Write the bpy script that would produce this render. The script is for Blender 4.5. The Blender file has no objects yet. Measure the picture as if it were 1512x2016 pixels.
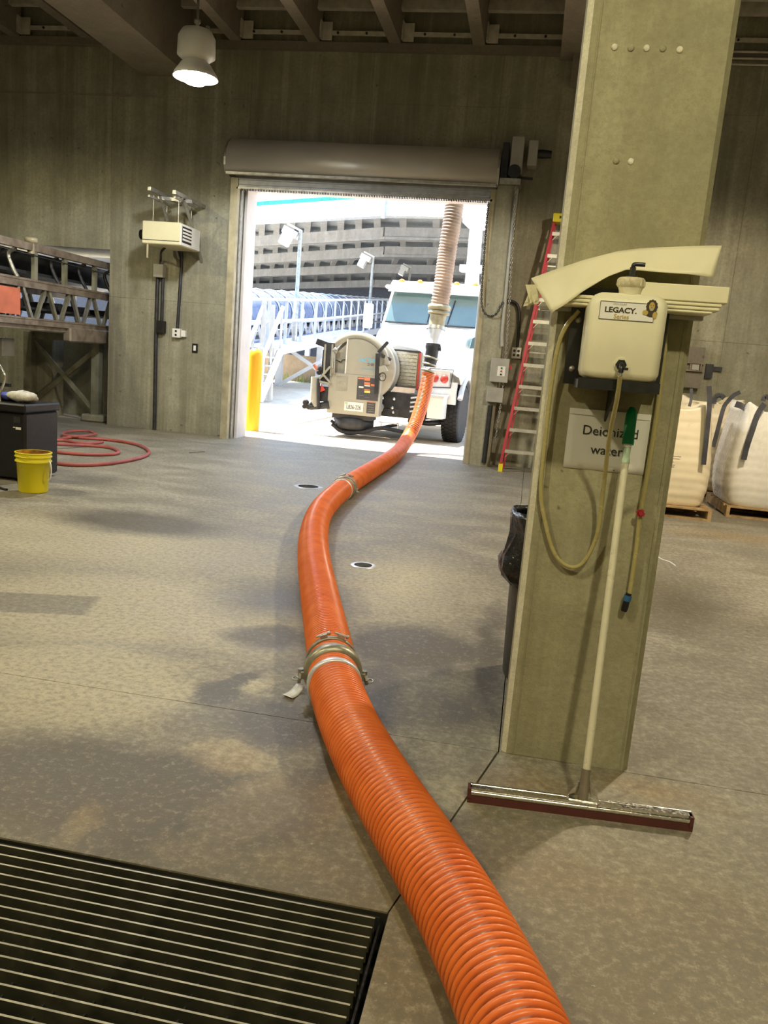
import bpy, math, random
from mathutils import Vector as V, Matrix
random.seed(4)
sc = bpy.context.scene
col = sc.collection
PI = math.pi
# ------------------------------------------------------------ camera
HC = 1.43
FP = 1600.0
CR = V((0.98073377, 0.17755504, 0.08145841))      # camera right (x, y, z rows of the world to camera matrix, transposed below)
ROWS = ((0.98073377, 0.17755504, 0.08145841), (-0.11166308, 0.16738076, 0.97954838), (-0.16028919, 0.96977208, -0.18398231))
right, up, fwd = (V(r).normalized() for r in ROWS)
cam_d = bpy.data.cameras.new('camera'); cam = bpy.data.objects.new('camera', cam_d); col.objects.link(cam)
cam.matrix_world = Matrix(((right.x, up.x, -fwd.x, 0), (right.y, up.y, -fwd.y, 0), (right.z, up.z, -fwd.z, HC), (0, 0, 0, 1)))
cam_d.sensor_fit = 'VERTICAL'; cam_d.sensor_height = 36; cam_d.lens = FP / 2016 * 36
cam_d.clip_start = .05; cam_d.clip_end = 400
sc.camera = cam
# ------------------------------------------------------------ sky, sun, exposure
w = bpy.data.worlds.new('sky'); sc.world = w; w.use_nodes = True
nt = w.node_tree; nt.nodes.clear()
wo = nt.nodes.new('ShaderNodeOutputWorld'); bg = nt.nodes.new('ShaderNodeBackground')
tc = nt.nodes.new('ShaderNodeTexCoord'); sp = nt.nodes.new('ShaderNodeSeparateXYZ'); cr = nt.nodes.new('ShaderNodeValToRGB')
nt.links.new(tc.outputs['Generated'], sp.inputs[0]); nt.links.new(sp.outputs['Z'], cr.inputs[0])
cr.color_ramp.elements[0].position = 0.0; cr.color_ramp.elements[0].color = (.78, .88, 1, 1)
cr.color_ramp.elements[1].position = 0.7; cr.color_ramp.elements[1].color = (.42, .62, 1, 1)
nt.links.new(cr.outputs[0], bg.inputs[0]); bg.inputs[1].default_value = 3.8
nt.links.new(bg.outputs[0], wo.inputs[0])
sd = bpy.data.lights.new('sun', 'SUN'); sd.energy = 19.0; sd.color = (1, .95, .88); sd.angle = .009
so = bpy.data.objects.new('sun', sd); col.objects.link(so)
so.rotation_euler = V((-.36, .06, .93)).to_track_quat('Z', 'Y').to_euler()
so.location = (-20, 20, 20)
sc.view_settings.view_transform = 'Standard'; sc.view_settings.look = 'None'
sc.view_settings.exposure = 0.0; sc.view_settings.gamma = 1.0; sc.view_settings.use_curve_mapping = False
sc.cycles.max_bounces = 8; sc.cycles.diffuse_bounces = 4; sc.cycles.sample_clamp_indirect = 6; sc.cycles.caustics_reflective = False
LAMP_W = 560
LAMP_WARM = (1, .89, .55)

# ------------------------------------------------------------ measuring helpers (from the survey of the place)
def ray(px, py): return right * ((px - 756) / FP) - up * ((py - 1008) / FP) + fwd
def at(px, py, Y): d = ray(px, py); return V((0, 0, HC)) + d * (Y / d.y)
def fl(px, py, z=0.0): d = ray(px, py); return V((0, 0, HC)) + d * ((z - HC) / d.z)
def xp(px, py, X): d = ray(px, py); return V((0, 0, HC)) + d * (X / d.x)

# ------------------------------------------------------------ mesh builder
class MB:
    def __init__(s): s.v = []; s.f = []; s.m = []; s.s = []
    def add(s, vs, fs, mi=0, sm=False):
        n = len(s.v); s.v += [tuple(v) for v in vs]
        for f in fs: s.f.append(tuple(i + n for i in f)); s.m.append(mi); s.s.append(sm)
        return s
    def box(s, a, b, mi=0, M=None):
        x0, y0, z0 = a; x1, y1, z1 = b
        if x0 > x1: x0, x1 = x1, x0
        if y0 > y1: y0, y1 = y1, y0
        if z0 > z1: z0, z1 = z1, z0
        vs = [V(p) for p in ((x0,y0,z0),(x1,y0,z0),(x1,y1,z0),(x0,y1,z0),(x0,y0,z1),(x1,y0,z1),(x1,y1,z1),(x0,y1,z1))]
        if M: vs = [M @ v for v in vs]
        return s.add(vs, [(0,3,2,1),(4,5,6,7),(0,1,5,4),(1,2,6,5),(2,3,7,6),(3,0,4,7)], mi)
    def cbox(s, a, b, c=.01, mi=0):            # box with chamfered vertical and horizontal edges
        x0, y0, z0 = a; x1, y1, z1 = b
        c = min(c, (x1-x0)/2.1, (y1-y0)/2.1, (z1-z0)/2.1)
        def ring(z, k): return [(x0+c,y0+k,z),(x1-c,y0+k,z),(x1-k,y0+c,z),(x1-k,y1-c,z),(x1-c,y1-k,z),(x0+c,y1-k,z),(x0+k,y1-c,z),(x0+k,y0+c,z)]
        rs = [ring(z0, c), ring(z0+c, 0), ring(z1-c, 0), ring(z1, c)]
        vs = sum(rs, []); fs = [tuple(range(7, -1, -1)), tuple(range(24, 32))]
        for k in range(3):
            for i in range(8): j = (i+1) % 8; fs.append((k*8+i, k*8+j, k*8+8+j, k*8+8+i))
        return s.add(vs, fs, mi)
    def bar(s, p, q, w=.05, h=None, mi=0, upv=(0,0,1)):
        p = V(p); q = V(q); h = w if h is None else h
        d = (q-p).normalized(); u = V(upv)
        if abs(d.dot(u)) > .98: u = V((0,1,0))
        r = d.cross(u).normalized(); u = r.cross(d).normalized()
        vs = []
        for c in (p, q):
            for a, b in ((-1,-1),(1,-1),(1,1),(-1,1)): vs.append(c + r*a*w/2 + u*b*h/2)
        return s.add(vs, [(0,1,2,3),(7,6,5,4),(0,4,5,1),(1,5,6,2),(2,6,7,3),(3,7,4,0)], mi)
    def tube(s, path, r, seg=12, mi=0, cap=True, closed=False, sm=True):
        P = [V(p) for p in path]; n = len(P)
        if not hasattr(r, '__len__'): r = [r]*n
        t0 = (P[1]-P[0]).normalized(); u = V((0,0,1)) if abs(t0.z) < .9 else V((1,0,0))
        nrm = t0.cross(u).normalized(); vs = []
        for i in range(n):
            a = P[(i-1) % n] if (closed or i > 0) else P[i]; b = P[(i+1) % n] if (closed or i < n-1) else P[i]
            t = (b-a).normalized(); nrm = (nrm - t*nrm.dot(t)).normalized(); bn = t.cross(nrm)
            for k in range(seg):
                an = 2*PI*k/seg; vs.append(P[i] + (nrm*math.cos(an)+bn*math.sin(an))*r[i])
        fs = []
        for i in range(n if closed else n-1):
            j = (i+1) % n
            for k in range(seg): l = (k+1) % seg; fs.append((i*seg+k, j*seg+k, j*seg+l, i*seg+l))
        s.add(vs, fs, mi, sm)
        if cap and not closed:
            s.add(vs[:seg], [tuple(range(seg))], mi); s.add(vs[-seg:], [tuple(range(seg-1, -1, -1))], mi)
        return s
    def lathe(s, prof, o=(0,0,0), seg=24, axis=(0,0,1), mi=0, sm=True, caps=True):   # prof: (radius, height)
        ax = V(axis).normalized(); q = V((0,0,1)).rotation_difference(ax); o = V(o); vs = []
        for r, h in prof:
            for k in range(seg): an = 2*PI*k/seg; vs.append(o + q @ V((r*math.cos(an), r*math.sin(an), h)))
        fs = []
        for i in range(len(prof)-1):
            for k in range(seg): l = (k+1) % seg; fs.append((i*seg+k, i*seg+l, (i+1)*seg+l, (i+1)*seg+k))
        s.add(vs, fs, mi, sm)
        if not caps: return s
        if prof[0][0] > 1e-4: s.add(vs[:seg], [tuple(range(seg-1, -1, -1))], mi)
        if prof[-1][0] > 1e-4: s.add(vs[-seg:], [tuple(range(seg))], mi)
        return s
    def prism(s, poly, d, mi=0):              # 3-D polygon swept along d
        d = V(d); a = [V(p) for p in poly]; n = len(a)
        s.add(a + [p+d for p in a], [tuple(range(n-1, -1, -1)), tuple(range(n, 2*n))] + [(i, (i+1) % n, n+(i+1) % n, n+i) for i in range(n)], mi); return s
    def grid(s, rows, mi=0, sm=True):
        n = len(rows); m = len(rows[0]); vs = [p for r in rows for p in r]
        return s.add(vs, [(i*m+j, i*m+j+1, (i+1)*m+j+1, (i+1)*m+j) for i in range(n-1) for j in range(m-1)], mi, sm)
    def build(s, name, mat, parent=None, bevel=0, solid=0):
        me = bpy.data.meshes.new(name); me.from_pydata(s.v, [], s.f)
        for mm in (mat if isinstance(mat, (list, tuple)) else [mat]): me.materials.append(mm)
        me.polygons.foreach_set('material_index', s.m); me.polygons.foreach_set('use_smooth', s.s); me.update()
        o = bpy.data.objects.new(name, me); col.objects.link(o)
        if parent is not None:
            o.parent = parent
            wl = V((0,0,0)); p = parent
            while p is not None: wl += p.location; p = p.parent
            o.location = -wl
        if solid: md = o.modifiers.new('solid', 'SOLIDIFY'); md.thickness = solid; md.offset = 0
        if bevel: md = o.modifiers.new('bevel', 'BEVEL'); md.width = bevel; md.segments = 2; md.limit_method = 'ANGLE'
        return o
def tag(o, label=None, cat=None, group=None, kind=None):
    if label: o['label'] = label
    if cat: o['category'] = cat
    if group: o['group'] = group
    if kind: o['kind'] = kind
    return o
def thing(name, label, cat, loc=(0,0,0), group=None, kind=None):
    o = bpy.data.objects.new(name, None); col.objects.link(o); o.location = loc; o.empty_display_size = .2
    return tag(o, label, cat, group, kind)
def struct(o): o['kind'] = 'structure'; return o
def B(a, b): return MB().box(a, b)
def smooth_path(pts, n=12):                   # Catmull-Rom through the points
    P = [V(p) for p in pts]; P = [P[0]*2-P[1]] + P + [P[-1]*2-P[-2]]; out = []
    for i in range(1, len(P)-2):
        for k in range(n):
            t = k/n; a, b, c, d = P[i-1:i+3]
            out.append(.5*((2*b)+(c-a)*t+(2*a-5*b+4*c-d)*t*t+(3*b-a-3*c+d)*t**3))
    out.append(P[-2]); return out
def resample(path, ds):
    L = [0.0]
    for a, b in zip(path, path[1:]): L.append(L[-1]+(b-a).length)
    n = max(2, int(L[-1]/ds)); out = []; j = 0
    for i in range(n+1):
        s_ = L[-1]*i/n
        while j < len(L)-2 and L[j+1] < s_: j += 1
        t = (s_-L[j])/max(1e-9, L[j+1]-L[j]); out.append(path[j].lerp(path[j+1], t))
    return out, L[-1]
def text(name, body, size, mat, parent, loc, rot=(PI/2,0,0), depth=.0006, sx=1.0, align='CENTER', bold=0, shear=0):
    c = bpy.data.curves.new(name, 'FONT'); c.body = body; c.size = size; c.extrude = depth; c.align_x = align; c.align_y = 'CENTER'; c.offset = bold; c.shear = shear; c.resolution_u = 3
    t = bpy.data.objects.new(name+'_tmp', c); col.objects.link(t)
    dg = bpy.context.evaluated_depsgraph_get(); me = bpy.data.meshes.new_from_object(t.evaluated_get(dg))
    bpy.data.objects.remove(t); bpy.data.curves.remove(c)
    me.name = name; me.materials.clear(); me.materials.append(mat)
    o = bpy.data.objects.new(name, me); col.objects.link(o)
    o.rotation_euler = rot; o.scale = (sx, 1, 1); wl = V((0,0,0)); p = parent
    if parent is not None:
        o.parent = parent
        while p is not None: wl += p.location; p = p.parent
    o.location = V(loc)-wl
    return o

# ------------------------------------------------------------ materials
class NT:
    def __init__(s, name):
        s.m = bpy.data.materials.new(name); s.m.use_nodes = True; s.t = s.m.node_tree; s.t.nodes.clear()
        s.o = s.n('ShaderNodeOutputMaterial'); s.p = s.n('ShaderNodeBsdfPrincipled'); s.l(s.p.outputs[0], s.o.inputs[0])
        s.tc = s.n('ShaderNodeTexCoord').outputs['Object']; s._g = None
    def n(s, k, **kw):
        x = s.t.nodes.new(k)
        for a, b in kw.items(): setattr(x, a, b)
        return x
    def l(s, a, b): s.t.links.new(a, b)
    def world(s):
        if s._g is None: s._g = s.n('ShaderNodeNewGeometry').outputs['Position']
        return s._g
    def put(s, sock, v):
        if hasattr(v, 'is_output') or isinstance(v, bpy.types.NodeSocket): s.l(v, sock)
        else: sock.default_value = v
    def math(s, op, a, b=0.0, c=None, clamp=False):
        x = s.n('ShaderNodeMath', operation=op); x.use_clamp = clamp; s.put(x.inputs[0], a); s.put(x.inputs[1], b)
        if c is not None: s.put(x.inputs[2], c)
        return x.outputs[0]
    def vm(s, op, a, b=(0,0,0)):
        x = s.n('ShaderNodeVectorMath', operation=op); s.put(x.inputs[0], a); s.put(x.inputs[1], b); return x
    def noise(s, vec, scale, det=4, rough=.55, dist=0.0, color=False, stretch=None):
        if stretch: vec = s.vm('MULTIPLY', vec, stretch).outputs[0]
        x = s.n('ShaderNodeTexNoise'); s.l(vec, x.inputs['Vector']); x.inputs['Scale'].default_value = scale
        x.inputs['Detail'].default_value = det; x.inputs['Roughness'].default_value = rough; x.inputs['Distortion'].default_value = dist
        return x.outputs['Color' if color else 'Fac']
    def ramp(s, fac, stops, interp='LINEAR'):
        x = s.n('ShaderNodeValToRGB'); s.put(x.inputs[0], fac); e = x.color_ramp.elements; x.color_ramp.interpolation = interp
        while len(e) < len(stops): e.new(.5)
        for k, (p, c) in enumerate(stops):
            e[k].position = p; e[k].color = (c, c, c, 1) if not hasattr(c, '__len__') else (*c, 1)[:4]
        return x.outputs[0]
    def mix(s, fac, a, b, mode='MIX'):
        x = s.n('ShaderNodeMix', data_type='RGBA', blend_type=mode); s.put(x.inputs['Factor'], fac)
        for q, v in ((6, a), (7, b)):
            if hasattr(v, '__len__') and not isinstance(v, bpy.types.NodeSocket): v = (*v, 1)[:4]
            s.put(x.inputs[q], v)
        return x.outputs[2]
    def bump(s, h, dist=.01, strength=.5):
        x = s.n('ShaderNodeBump'); s.l(h, x.inputs['Height']); x.inputs['Distance'].default_value = dist; x.inputs['Strength'].default_value = strength
        s.l(x.outputs[0], s.p.inputs['Normal']); return x
    def set(s, **kw):
        for k, v in kw.items(): s.put(s.p.inputs[k.replace('_', ' ')], v)
def pm(name, c, rough=.5, metal=0.0, var=.12, scale=9, bump=0.0, c2=None, spec=.5, coat=0, trans=0, sss=0):
    t = NT(name); n1 = t.noise(t.tc, scale, 5); c = tuple(c)
    d = c2 or tuple(x*(1-var*2.2) for x in c)
    t.set(Base_Color=t.ramp(n1, [(.32, d), (.62, c)]), Metallic=metal, Specular_IOR_Level=spec)
    n2 = t.noise(t.tc, scale*4, 3)
    t.set(Roughness=t.ramp(n2, [(.3, max(.03, rough-.08)), (.7, min(1, rough+.1))]))
    if bump: t.bump(n2, bump, .6)
    if coat: t.set(Coat_Weight=coat, Coat_Roughness=.1)
    if trans: t.set(Transmission_Weight=trans, IOR=1.35)
    if sss: t.set(Subsurface_Weight=sss, Subsurface_Radius=(.02,.02,.015))
    return t.m
def emis(name, c, st):
    m = bpy.data.materials.new(name); m.use_nodes = True; p = m.node_tree.nodes['Principled BSDF']
    p.inputs['Base Color'].default_value = (*c, 1); p.inputs['Emission Color'].default_value = (*c, 1); p.inputs['Emission Strength'].default_value = st; return m
def concrete(name, a, b, streak=.35, pits=True, tint=(.20,.17,.09), rough=.8, sc_=1.0, lines=0):
    t = NT(name); W = t.world()
    big = t.noise(W, .55*sc_, 4, .6, .6); med = t.noise(W, 3.2*sc_, 6, .65, .4); fine = t.noise(W, 28*sc_, 5, .7)
    c = t.mix(t.ramp(big, [(.32, 0.0), (.66, 1.0)]), a, b)
    c = t.mix(t.math('MULTIPLY', t.ramp(med, [(.35, 1.0), (.6, 0.0)]), .45), c, tuple(x*.68 for x in a))
    st = t.noise(W, 1.0, 6, .7, 0, stretch=(2.6, 2.6, .16))
    c = t.mix(t.math('MULTIPLY', t.ramp(st, [(.44, 0.0), (.68, 1.0)]), streak), c, tint)
    st2 = t.noise(W, 1.7, 5, .7, 0, stretch=(3.4, 3.4, .10))
    c = t.mix(t.math('MULTIPLY', t.ramp(st2, [(.50, 0.0), (.72, 1.0)]), streak*.8), c, tuple(min(1, x*1.35) for x in b))
    c = t.mix(t.math('MULTIPLY', t.ramp(fine, [(.35, 1.0), (.58, 0.0)]), .35), c, tuple(x*.6 for x in a))
    if pits:
        vo = t.n('ShaderNodeTexVoronoi'); t.l(t.vm('ADD', W, t.vm('MULTIPLY', t.noise(W, 9, 2, color=True), (.12,.12,.12)).outputs[0]).outputs[0], vo.inputs['Vector']); vo.inputs['Scale'].default_value = 5.2*sc_
        pm_ = t.math('MULTIPLY', t.ramp(vo.outputs['Distance'], [(.05, 1.0), (.12, 0.0)]), t.ramp(t.noise(W, 1.3, 2), [(.48, 0.0), (.58, 1.0)]))
        c = t.mix(t.math('MULTIPLY', pm_, .75), c, tuple(x*.35 for x in a))
    t.set(Base_Color=c, Roughness=rough, Specular_IOR_Level=.35)
    h = t.math('ADD', t.math('MULTIPLY', fine, .5), med)
    t.bump(h, .012, .55)
    return t.m
def floor_material():
    t = NT('floor_concrete'); W = t.world()
    warp = t.vm('MULTIPLY', t.vm('SUBTRACT', t.noise(W, 3.6, 6, .7, color=True), (.5,.5,.5)).outputs[0], (.30,.30,0)).outputs[0]
    Wp = t.vm('ADD', W, warp).outputs[0]
    def ell(cx, cy, rx, ry, ang=0, soft=.25, src=Wp, box=False):
        mp = t.n('ShaderNodeMapping', vector_type='TEXTURE'); t.l(src, mp.inputs[0]); mp.inputs['Location'].default_value = (cx, cy, 0)
        mp.inputs['Rotation'].default_value = (0, 0, ang); mp.inputs['Scale'].default_value = (rx, ry, 1000)
        if box:
            s_ = t.n('ShaderNodeSeparateXYZ'); t.l(mp.outputs[0], s_.inputs[0])
            d = t.math('MAXIMUM', t.math('ABSOLUTE', s_.outputs[0]), t.math('ABSOLUTE', s_.outputs[1]))
        else: d = t.vm('LENGTH', mp.outputs[0]).outputs['Value']
        return t.ramp(d, [(max(.01, (1-soft)*.5), 1.0), (min(.99, (1+soft*.3)*.5), 0.0)]) if False else t.math('SUBTRACT', 1.0, t.math('DIVIDE', t.math('SUBTRACT', d, 1-soft), soft*1.3, clamp=True), clamp=True)
    def union(L):
        r = L[0]
        for x in L[1:]: r = t.math('MAXIMUM', r, x)
        return r
    big = t.noise(W, .5, 3, .6, .8); med = t.noise(W, 1.9, 7, .68, .5, stretch=(.7, 1.3, 1)); fine = t.noise(W, 32, 8, .8); sp_ = t.noise(W, 60, 3, .6)
    c = t.mix(t.ramp(big, [(.35, 0.0), (.65, 1.0)]), (.265,.245,.19), (.37,.34,.255))
    c = t.mix(t.math('MULTIPLY', t.ramp(med, [(.40, 1.0), (.56, 0.0)]), .65), c, (.165,.145,.105))
    m5 = t.noise(W, 21.0, 9, .74, .1)
    c = t.mix(t.math('MULTIPLY', t.ramp(m5, [(.34, 1.0), (.58, 0.0)]), .42), c, (.15,.13,.09))
    c = t.mix(t.math('MULTIPLY', t.ramp(m5, [(.50, 0.0), (.74, 1.0)]), .34), c, (.54,.50,.38))
    c = t.mix(t.math('MULTIPLY', t.ramp(med, [(.55, 0.0), (.70, 1.0)]), .5), c, (.47,.43,.32))
    q = lambda px, py: tuple(fl(px, py))[:2]
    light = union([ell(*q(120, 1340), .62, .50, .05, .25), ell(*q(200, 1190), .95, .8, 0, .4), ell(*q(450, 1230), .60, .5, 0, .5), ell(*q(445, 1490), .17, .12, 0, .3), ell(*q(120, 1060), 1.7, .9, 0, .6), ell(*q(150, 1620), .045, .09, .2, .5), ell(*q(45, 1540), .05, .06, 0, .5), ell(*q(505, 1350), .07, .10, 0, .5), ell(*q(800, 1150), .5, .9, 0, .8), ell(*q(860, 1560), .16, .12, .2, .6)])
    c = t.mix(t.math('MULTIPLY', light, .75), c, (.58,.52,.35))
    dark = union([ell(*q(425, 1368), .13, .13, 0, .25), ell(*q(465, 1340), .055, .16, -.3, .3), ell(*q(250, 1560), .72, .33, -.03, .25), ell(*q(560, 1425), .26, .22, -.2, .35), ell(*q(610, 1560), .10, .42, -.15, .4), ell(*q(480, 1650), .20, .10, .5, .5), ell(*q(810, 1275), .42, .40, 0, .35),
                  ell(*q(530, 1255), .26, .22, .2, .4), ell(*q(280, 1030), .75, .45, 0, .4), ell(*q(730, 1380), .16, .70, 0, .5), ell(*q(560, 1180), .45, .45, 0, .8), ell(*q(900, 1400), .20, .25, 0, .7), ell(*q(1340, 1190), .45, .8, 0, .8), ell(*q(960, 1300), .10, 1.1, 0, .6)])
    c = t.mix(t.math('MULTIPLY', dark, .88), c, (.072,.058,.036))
    tanp = union([ell(*q(445, 1490), .17, .12, 0, .4), ell(*q(490, 1600), .15, .28, -.3, .4), ell(*q(390, 1680), .15, .10, 0, .5), ell(*q(560, 1700), .16, .10, 0, .5), ell(*q(150, 1620), .05, .10, 0, .5)])
    c = t.mix(t.math('MULTIPLY', tanp, .75), c, (.40,.31,.18))
    shadow_patch = ell(*q(20, 1185), .44, .17, .28, .08, src=W, box=True)  # cast shadow painted into the floor colour as a darker box
    c = t.mix(t.math('MULTIPLY', shadow_patch, .6), c, (.12,.11,.085))
    rust = union([ell(*q(655, 1590), .11, .30, -.2, .5), ell(*q(1290, 1560), .24, .09, -.1, .8), ell(*q(1030, 1545), .18, .1, 0, .9), ell(*q(1010, 1720), .6, .25, 0, .9), ell(*q(170, 1600), .05, .1, 0, .7), ell(*q(1470, 1060), .9, .35, 0, .8), ell(*q(800, 1900), .6, .35, 0, .9)])
    c = t.mix(t.math('MULTIPLY', rust, .55), c, (.33,.21,.075))
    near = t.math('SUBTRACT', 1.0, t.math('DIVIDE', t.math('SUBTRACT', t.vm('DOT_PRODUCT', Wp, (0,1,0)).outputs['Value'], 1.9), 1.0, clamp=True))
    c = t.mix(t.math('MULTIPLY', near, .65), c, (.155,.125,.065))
    c = t.mix(t.math('MULTIPLY', t.ramp(fine, [(.38, 1.0), (.54, 0.0)]), .55), c, (.12,.10,.065))
    c = t.mix(t.math('MULTIPLY', t.ramp(fine, [(.52, 0.0), (.66, 1.0)]), .35), c, (.60,.54,.40))
    c = t.mix(t.math('MULTIPLY', t.ramp(sp_, [(.68, 0.0), (.76, 1.0)]), .45), c, (.72,.70,.6))
    t.set(Base_Color=c, Specular_IOR_Level=.55)
    r = t.math('SUBTRACT', t.ramp(med, [(.35, .44), (.65, .60)]), t.math('MULTIPLY', dark, .08))
    t.set(Roughness=r)
    t.bump(t.math('ADD', t.math('MULTIPLY', fine, .6), m5), .010, .35)
    return t.m

M = {}
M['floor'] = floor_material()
M['wall'] = concrete('wall_concrete', (.27,.26,.19), (.42,.40,.29), tint=(.15,.13,.08), streak=.6)
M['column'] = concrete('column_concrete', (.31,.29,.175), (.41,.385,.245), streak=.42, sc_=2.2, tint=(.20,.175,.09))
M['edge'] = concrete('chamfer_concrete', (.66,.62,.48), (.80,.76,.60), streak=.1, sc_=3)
M['ceil'] = concrete('ceiling_concrete', (.20,.175,.135), (.27,.235,.185), streak=.1)
M['joist'] = concrete('joist_concrete', (.26,.225,.17), (.35,.30,.235), streak=.1)
M['deckstrip'] = pm('painted_steel_deck', (.66,.61,.52), .55, .3, bump=.002)
M['galv'] = pm('galvanised_steel', (.50,.49,.44), .42, .75, .15, 14)
M['galv_out'] = pm('galvanised_rail', (.66,.69,.74), .45, .35, .08, 4)
M['stainless'] = pm('stainless_steel', (.72,.70,.64), .2, 1, .05, 30)
M['rust_steel'] = pm('weathered_steel', (.31,.26,.20), .6, .4, .25, 6, .002, c2=(.15,.11,.08))
M['dark_steel'] = pm('dark_steel', (.05,.05,.055), .5, .5, .2)
M['frame_green'] = pm('grey_painted_frame', (.24,.235,.17), .55, .1, .2, 5, c2=(.13,.12,.07))
M['black'] = pm('black_plastic', (.009,.009,.011), .38, 0, .2)
M['rubber'] = pm('black_rubber', (.022,.022,.024), .75, 0, .3, 20, .003)
M['darkred'] = pm('dark_red_rubber', (.10,.025,.018), .6)
def hose_mat():
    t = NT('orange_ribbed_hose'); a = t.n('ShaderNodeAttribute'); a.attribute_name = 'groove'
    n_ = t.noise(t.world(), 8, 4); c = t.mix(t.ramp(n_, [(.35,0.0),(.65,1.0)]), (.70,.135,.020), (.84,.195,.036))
    t.set(Base_Color=t.mix(a.outputs['Fac'], c, (.13,.016,.005)), Roughness=.40, Coat_Weight=.08, Coat_Roughness=.15); return t.m  # groove colour: softer, deeper orange plus shade painted between the ribs
M['hose'] = hose_mat()
M['hose_groove'] = pm('orange_hose_groove', (.40,.07,.018), .5, 0, .15, 12)
M['boomhose'] = pm('brown_grey_hose', (.50,.36,.27), .55, 0, .15, 6)
M['clamp'] = pm('dull_coupling_metal', (.42,.40,.30), .42, .7, .15, 18)
M['band'] = pm('bright_band_steel', (.78,.80,.85), .38, .55, .02, 6)
M['tank'] = pm('translucent_white_plastic', (.80,.76,.55), .42, 0, .04, 5, sss=.15)
M['tank_dirty'] = pm('stained_white_plastic', (.74,.69,.48), .45, 0, .25, 14, c2=(.42,.33,.18))
M['sheet'] = pm('cream_plastic_sheet', (.80,.75,.52), .45, 0, .05, 3, .004)
M['paper'] = pm('printer_paper', (.80,.79,.72), .55, 0, .06, 4)
M['ink'] = pm('black_ink', (.02,.02,.02), .6, 0, 0)
M['tubing'] = pm('yellowed_clear_tubing', (.44,.38,.16), .25, 0, .03, 3, trans=.08)
M['green'] = pm('green_rubber_grip', (.0,.26,.09), .5, 0, .08)
M['palegreen'] = pm('pale_green_plastic', (.42,.55,.38), .45)
M['pole'] = pm('white_painted_pole', (.74,.70,.52), .32, .1, .05, 6)
M['polegrey'] = pm('grey_pole_socket', (.36,.32,.25), .35, .6, .1, 10)
M['blue'] = pm('blue_plastic', (.03,.13,.30), .4)
M['red'] = pm('red_fibreglass', (.50,.025,.045), .42, 0, .1, 5)
M['alum'] = pm('aluminium_step', (.62,.60,.54), .35, .7, .08, 12)
M['yellow'] = pm('yellow_plastic', (.82,.70,.015), .35, 0, .03, 4)
M['bucket_in'] = pm('stained_yellow_inside', (.55,.27,.02), .5, 0, .3, 14, c2=(.18,.07,.01))
M['redhose'] = pm('red_washdown_hose', (.42,.10,.085), .5, 0, .15, 5)
M['cream'] = pm('cream_painted_steel', (.66,.61,.38), .42, 0, .05, 3)
M['white'] = pm('white_painted_steel', (.80,.79,.74), .38, 0, .04, 4)
M['greybox'] = pm('grey_painted_box', (.40,.39,.34), .5, .1, .08, 8)
M['roll'] = pm('galvanised_roll_hood', (.76,.72,.66), .36, .35, .04, 2)
M['shutter'] = pm('steel_shutter', (.42,.43,.44), .45, .4, .12, 8)
M['jamb'] = pm('pale_jamb_paint', (.72,.68,.66), .6, 0, .06, 3)
M['tan'] = pm('tan_door_guide', (.46,.41,.27), .5, .2, .15, 6)
M['bulkbag'] = pm('woven_cream_bag', (.88,.77,.56), .35, 0, .05, 4)
M['wrap'] = pm('white_wrapped_bag', (.88,.85,.78), .25, 0, .03, 5)
M['strap'] = pm('dark_webbing', (.07,.07,.085), .6, 0, .2)
M['wood'] = pm('pale_pallet_wood', (.48,.33,.16), .7, 0, .2, 12, c2=(.26,.16,.07))
M['binbag'] = pm('glossy_black_bag', (.015,.015,.017), .22, 0, .1, 9, .01)
M['bin'] = pm('grey_black_bin', (.07,.07,.065), .55)
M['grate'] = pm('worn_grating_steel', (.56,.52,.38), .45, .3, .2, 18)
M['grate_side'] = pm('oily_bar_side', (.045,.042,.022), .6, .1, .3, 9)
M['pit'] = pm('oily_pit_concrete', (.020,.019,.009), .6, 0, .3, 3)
M['joint'] = pm('dark_joint_filler', (.05,.045,.035), .9)
M['truckwhite'] = pm('truck_white_paint', (.86,.86,.85), .2, 0, .01, 3, coat=.4)
M['vac'] = pm('beige_grey_reel_paint', (.40,.385,.32), .35, 0, .04, 3)
M['vac_dark'] = pm('darker_beige_panel', (.36,.35,.29), .4)
M['amber'] = pm('amber_lens', (.95,.22,.02), .15, 0, .02)
M['glass'] = pm('windscreen_glass', (.10,.16,.15), .05, 0, .05, 2, spec=.9)
M['mesh_gold'] = pm('chrome_grille_mesh', (.74,.68,.52), .35, .6, .15, 30)
M['redpaint'] = pm('red_grille_trim', (.60,.06,.04), .4)
M['bollard'] = pm('yellow_bollard_sleeve', (.95,.50,.02), .42, 0, .03, 3)
M['ground'] = concrete('yard_concrete', (.50,.40,.27), (.64,.52,.36), streak=0, pits=False)
M['berm'] = concrete('yard_pale_concrete', (.62,.55,.44), (.78,.70,.56), streak=0, pits=False)
M['curbwall'] = concrete('tan_concrete_wall', (.34,.25,.16), (.46,.34,.22), streak=.2)
M['bridge'] = concrete('bridge_concrete', (.42,.42,.42), (.52,.52,.52), streak=.25)
M['fascia'] = pm('pale_fascia_panel', (.62,.66,.68), .5)
M['teal'] = pm('teal_roof_edge', (.015,.27,.22), .45)
M['hood'] = pm('blue_grey_conveyor_hood', (.20,.25,.38), .3, .1, .1, 3)
M['seawall'] = pm('blue_grey_far_wall', (.20,.22,.28), .8)
M['steelred'] = pm('red_primed_steel', (.50,.16,.08), .6, 0, .15, 3)
M['belt'] = pm('conveyor_belt', (.025,.027,.03), .6)
M['orangebox'] = pm('faded_orange_panel', (.62,.17,.09), .6, 0, .12, 6)
M['rag'] = pm('white_rag', (.70,.67,.58), .8, 0, .15, 18, .01)
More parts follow.
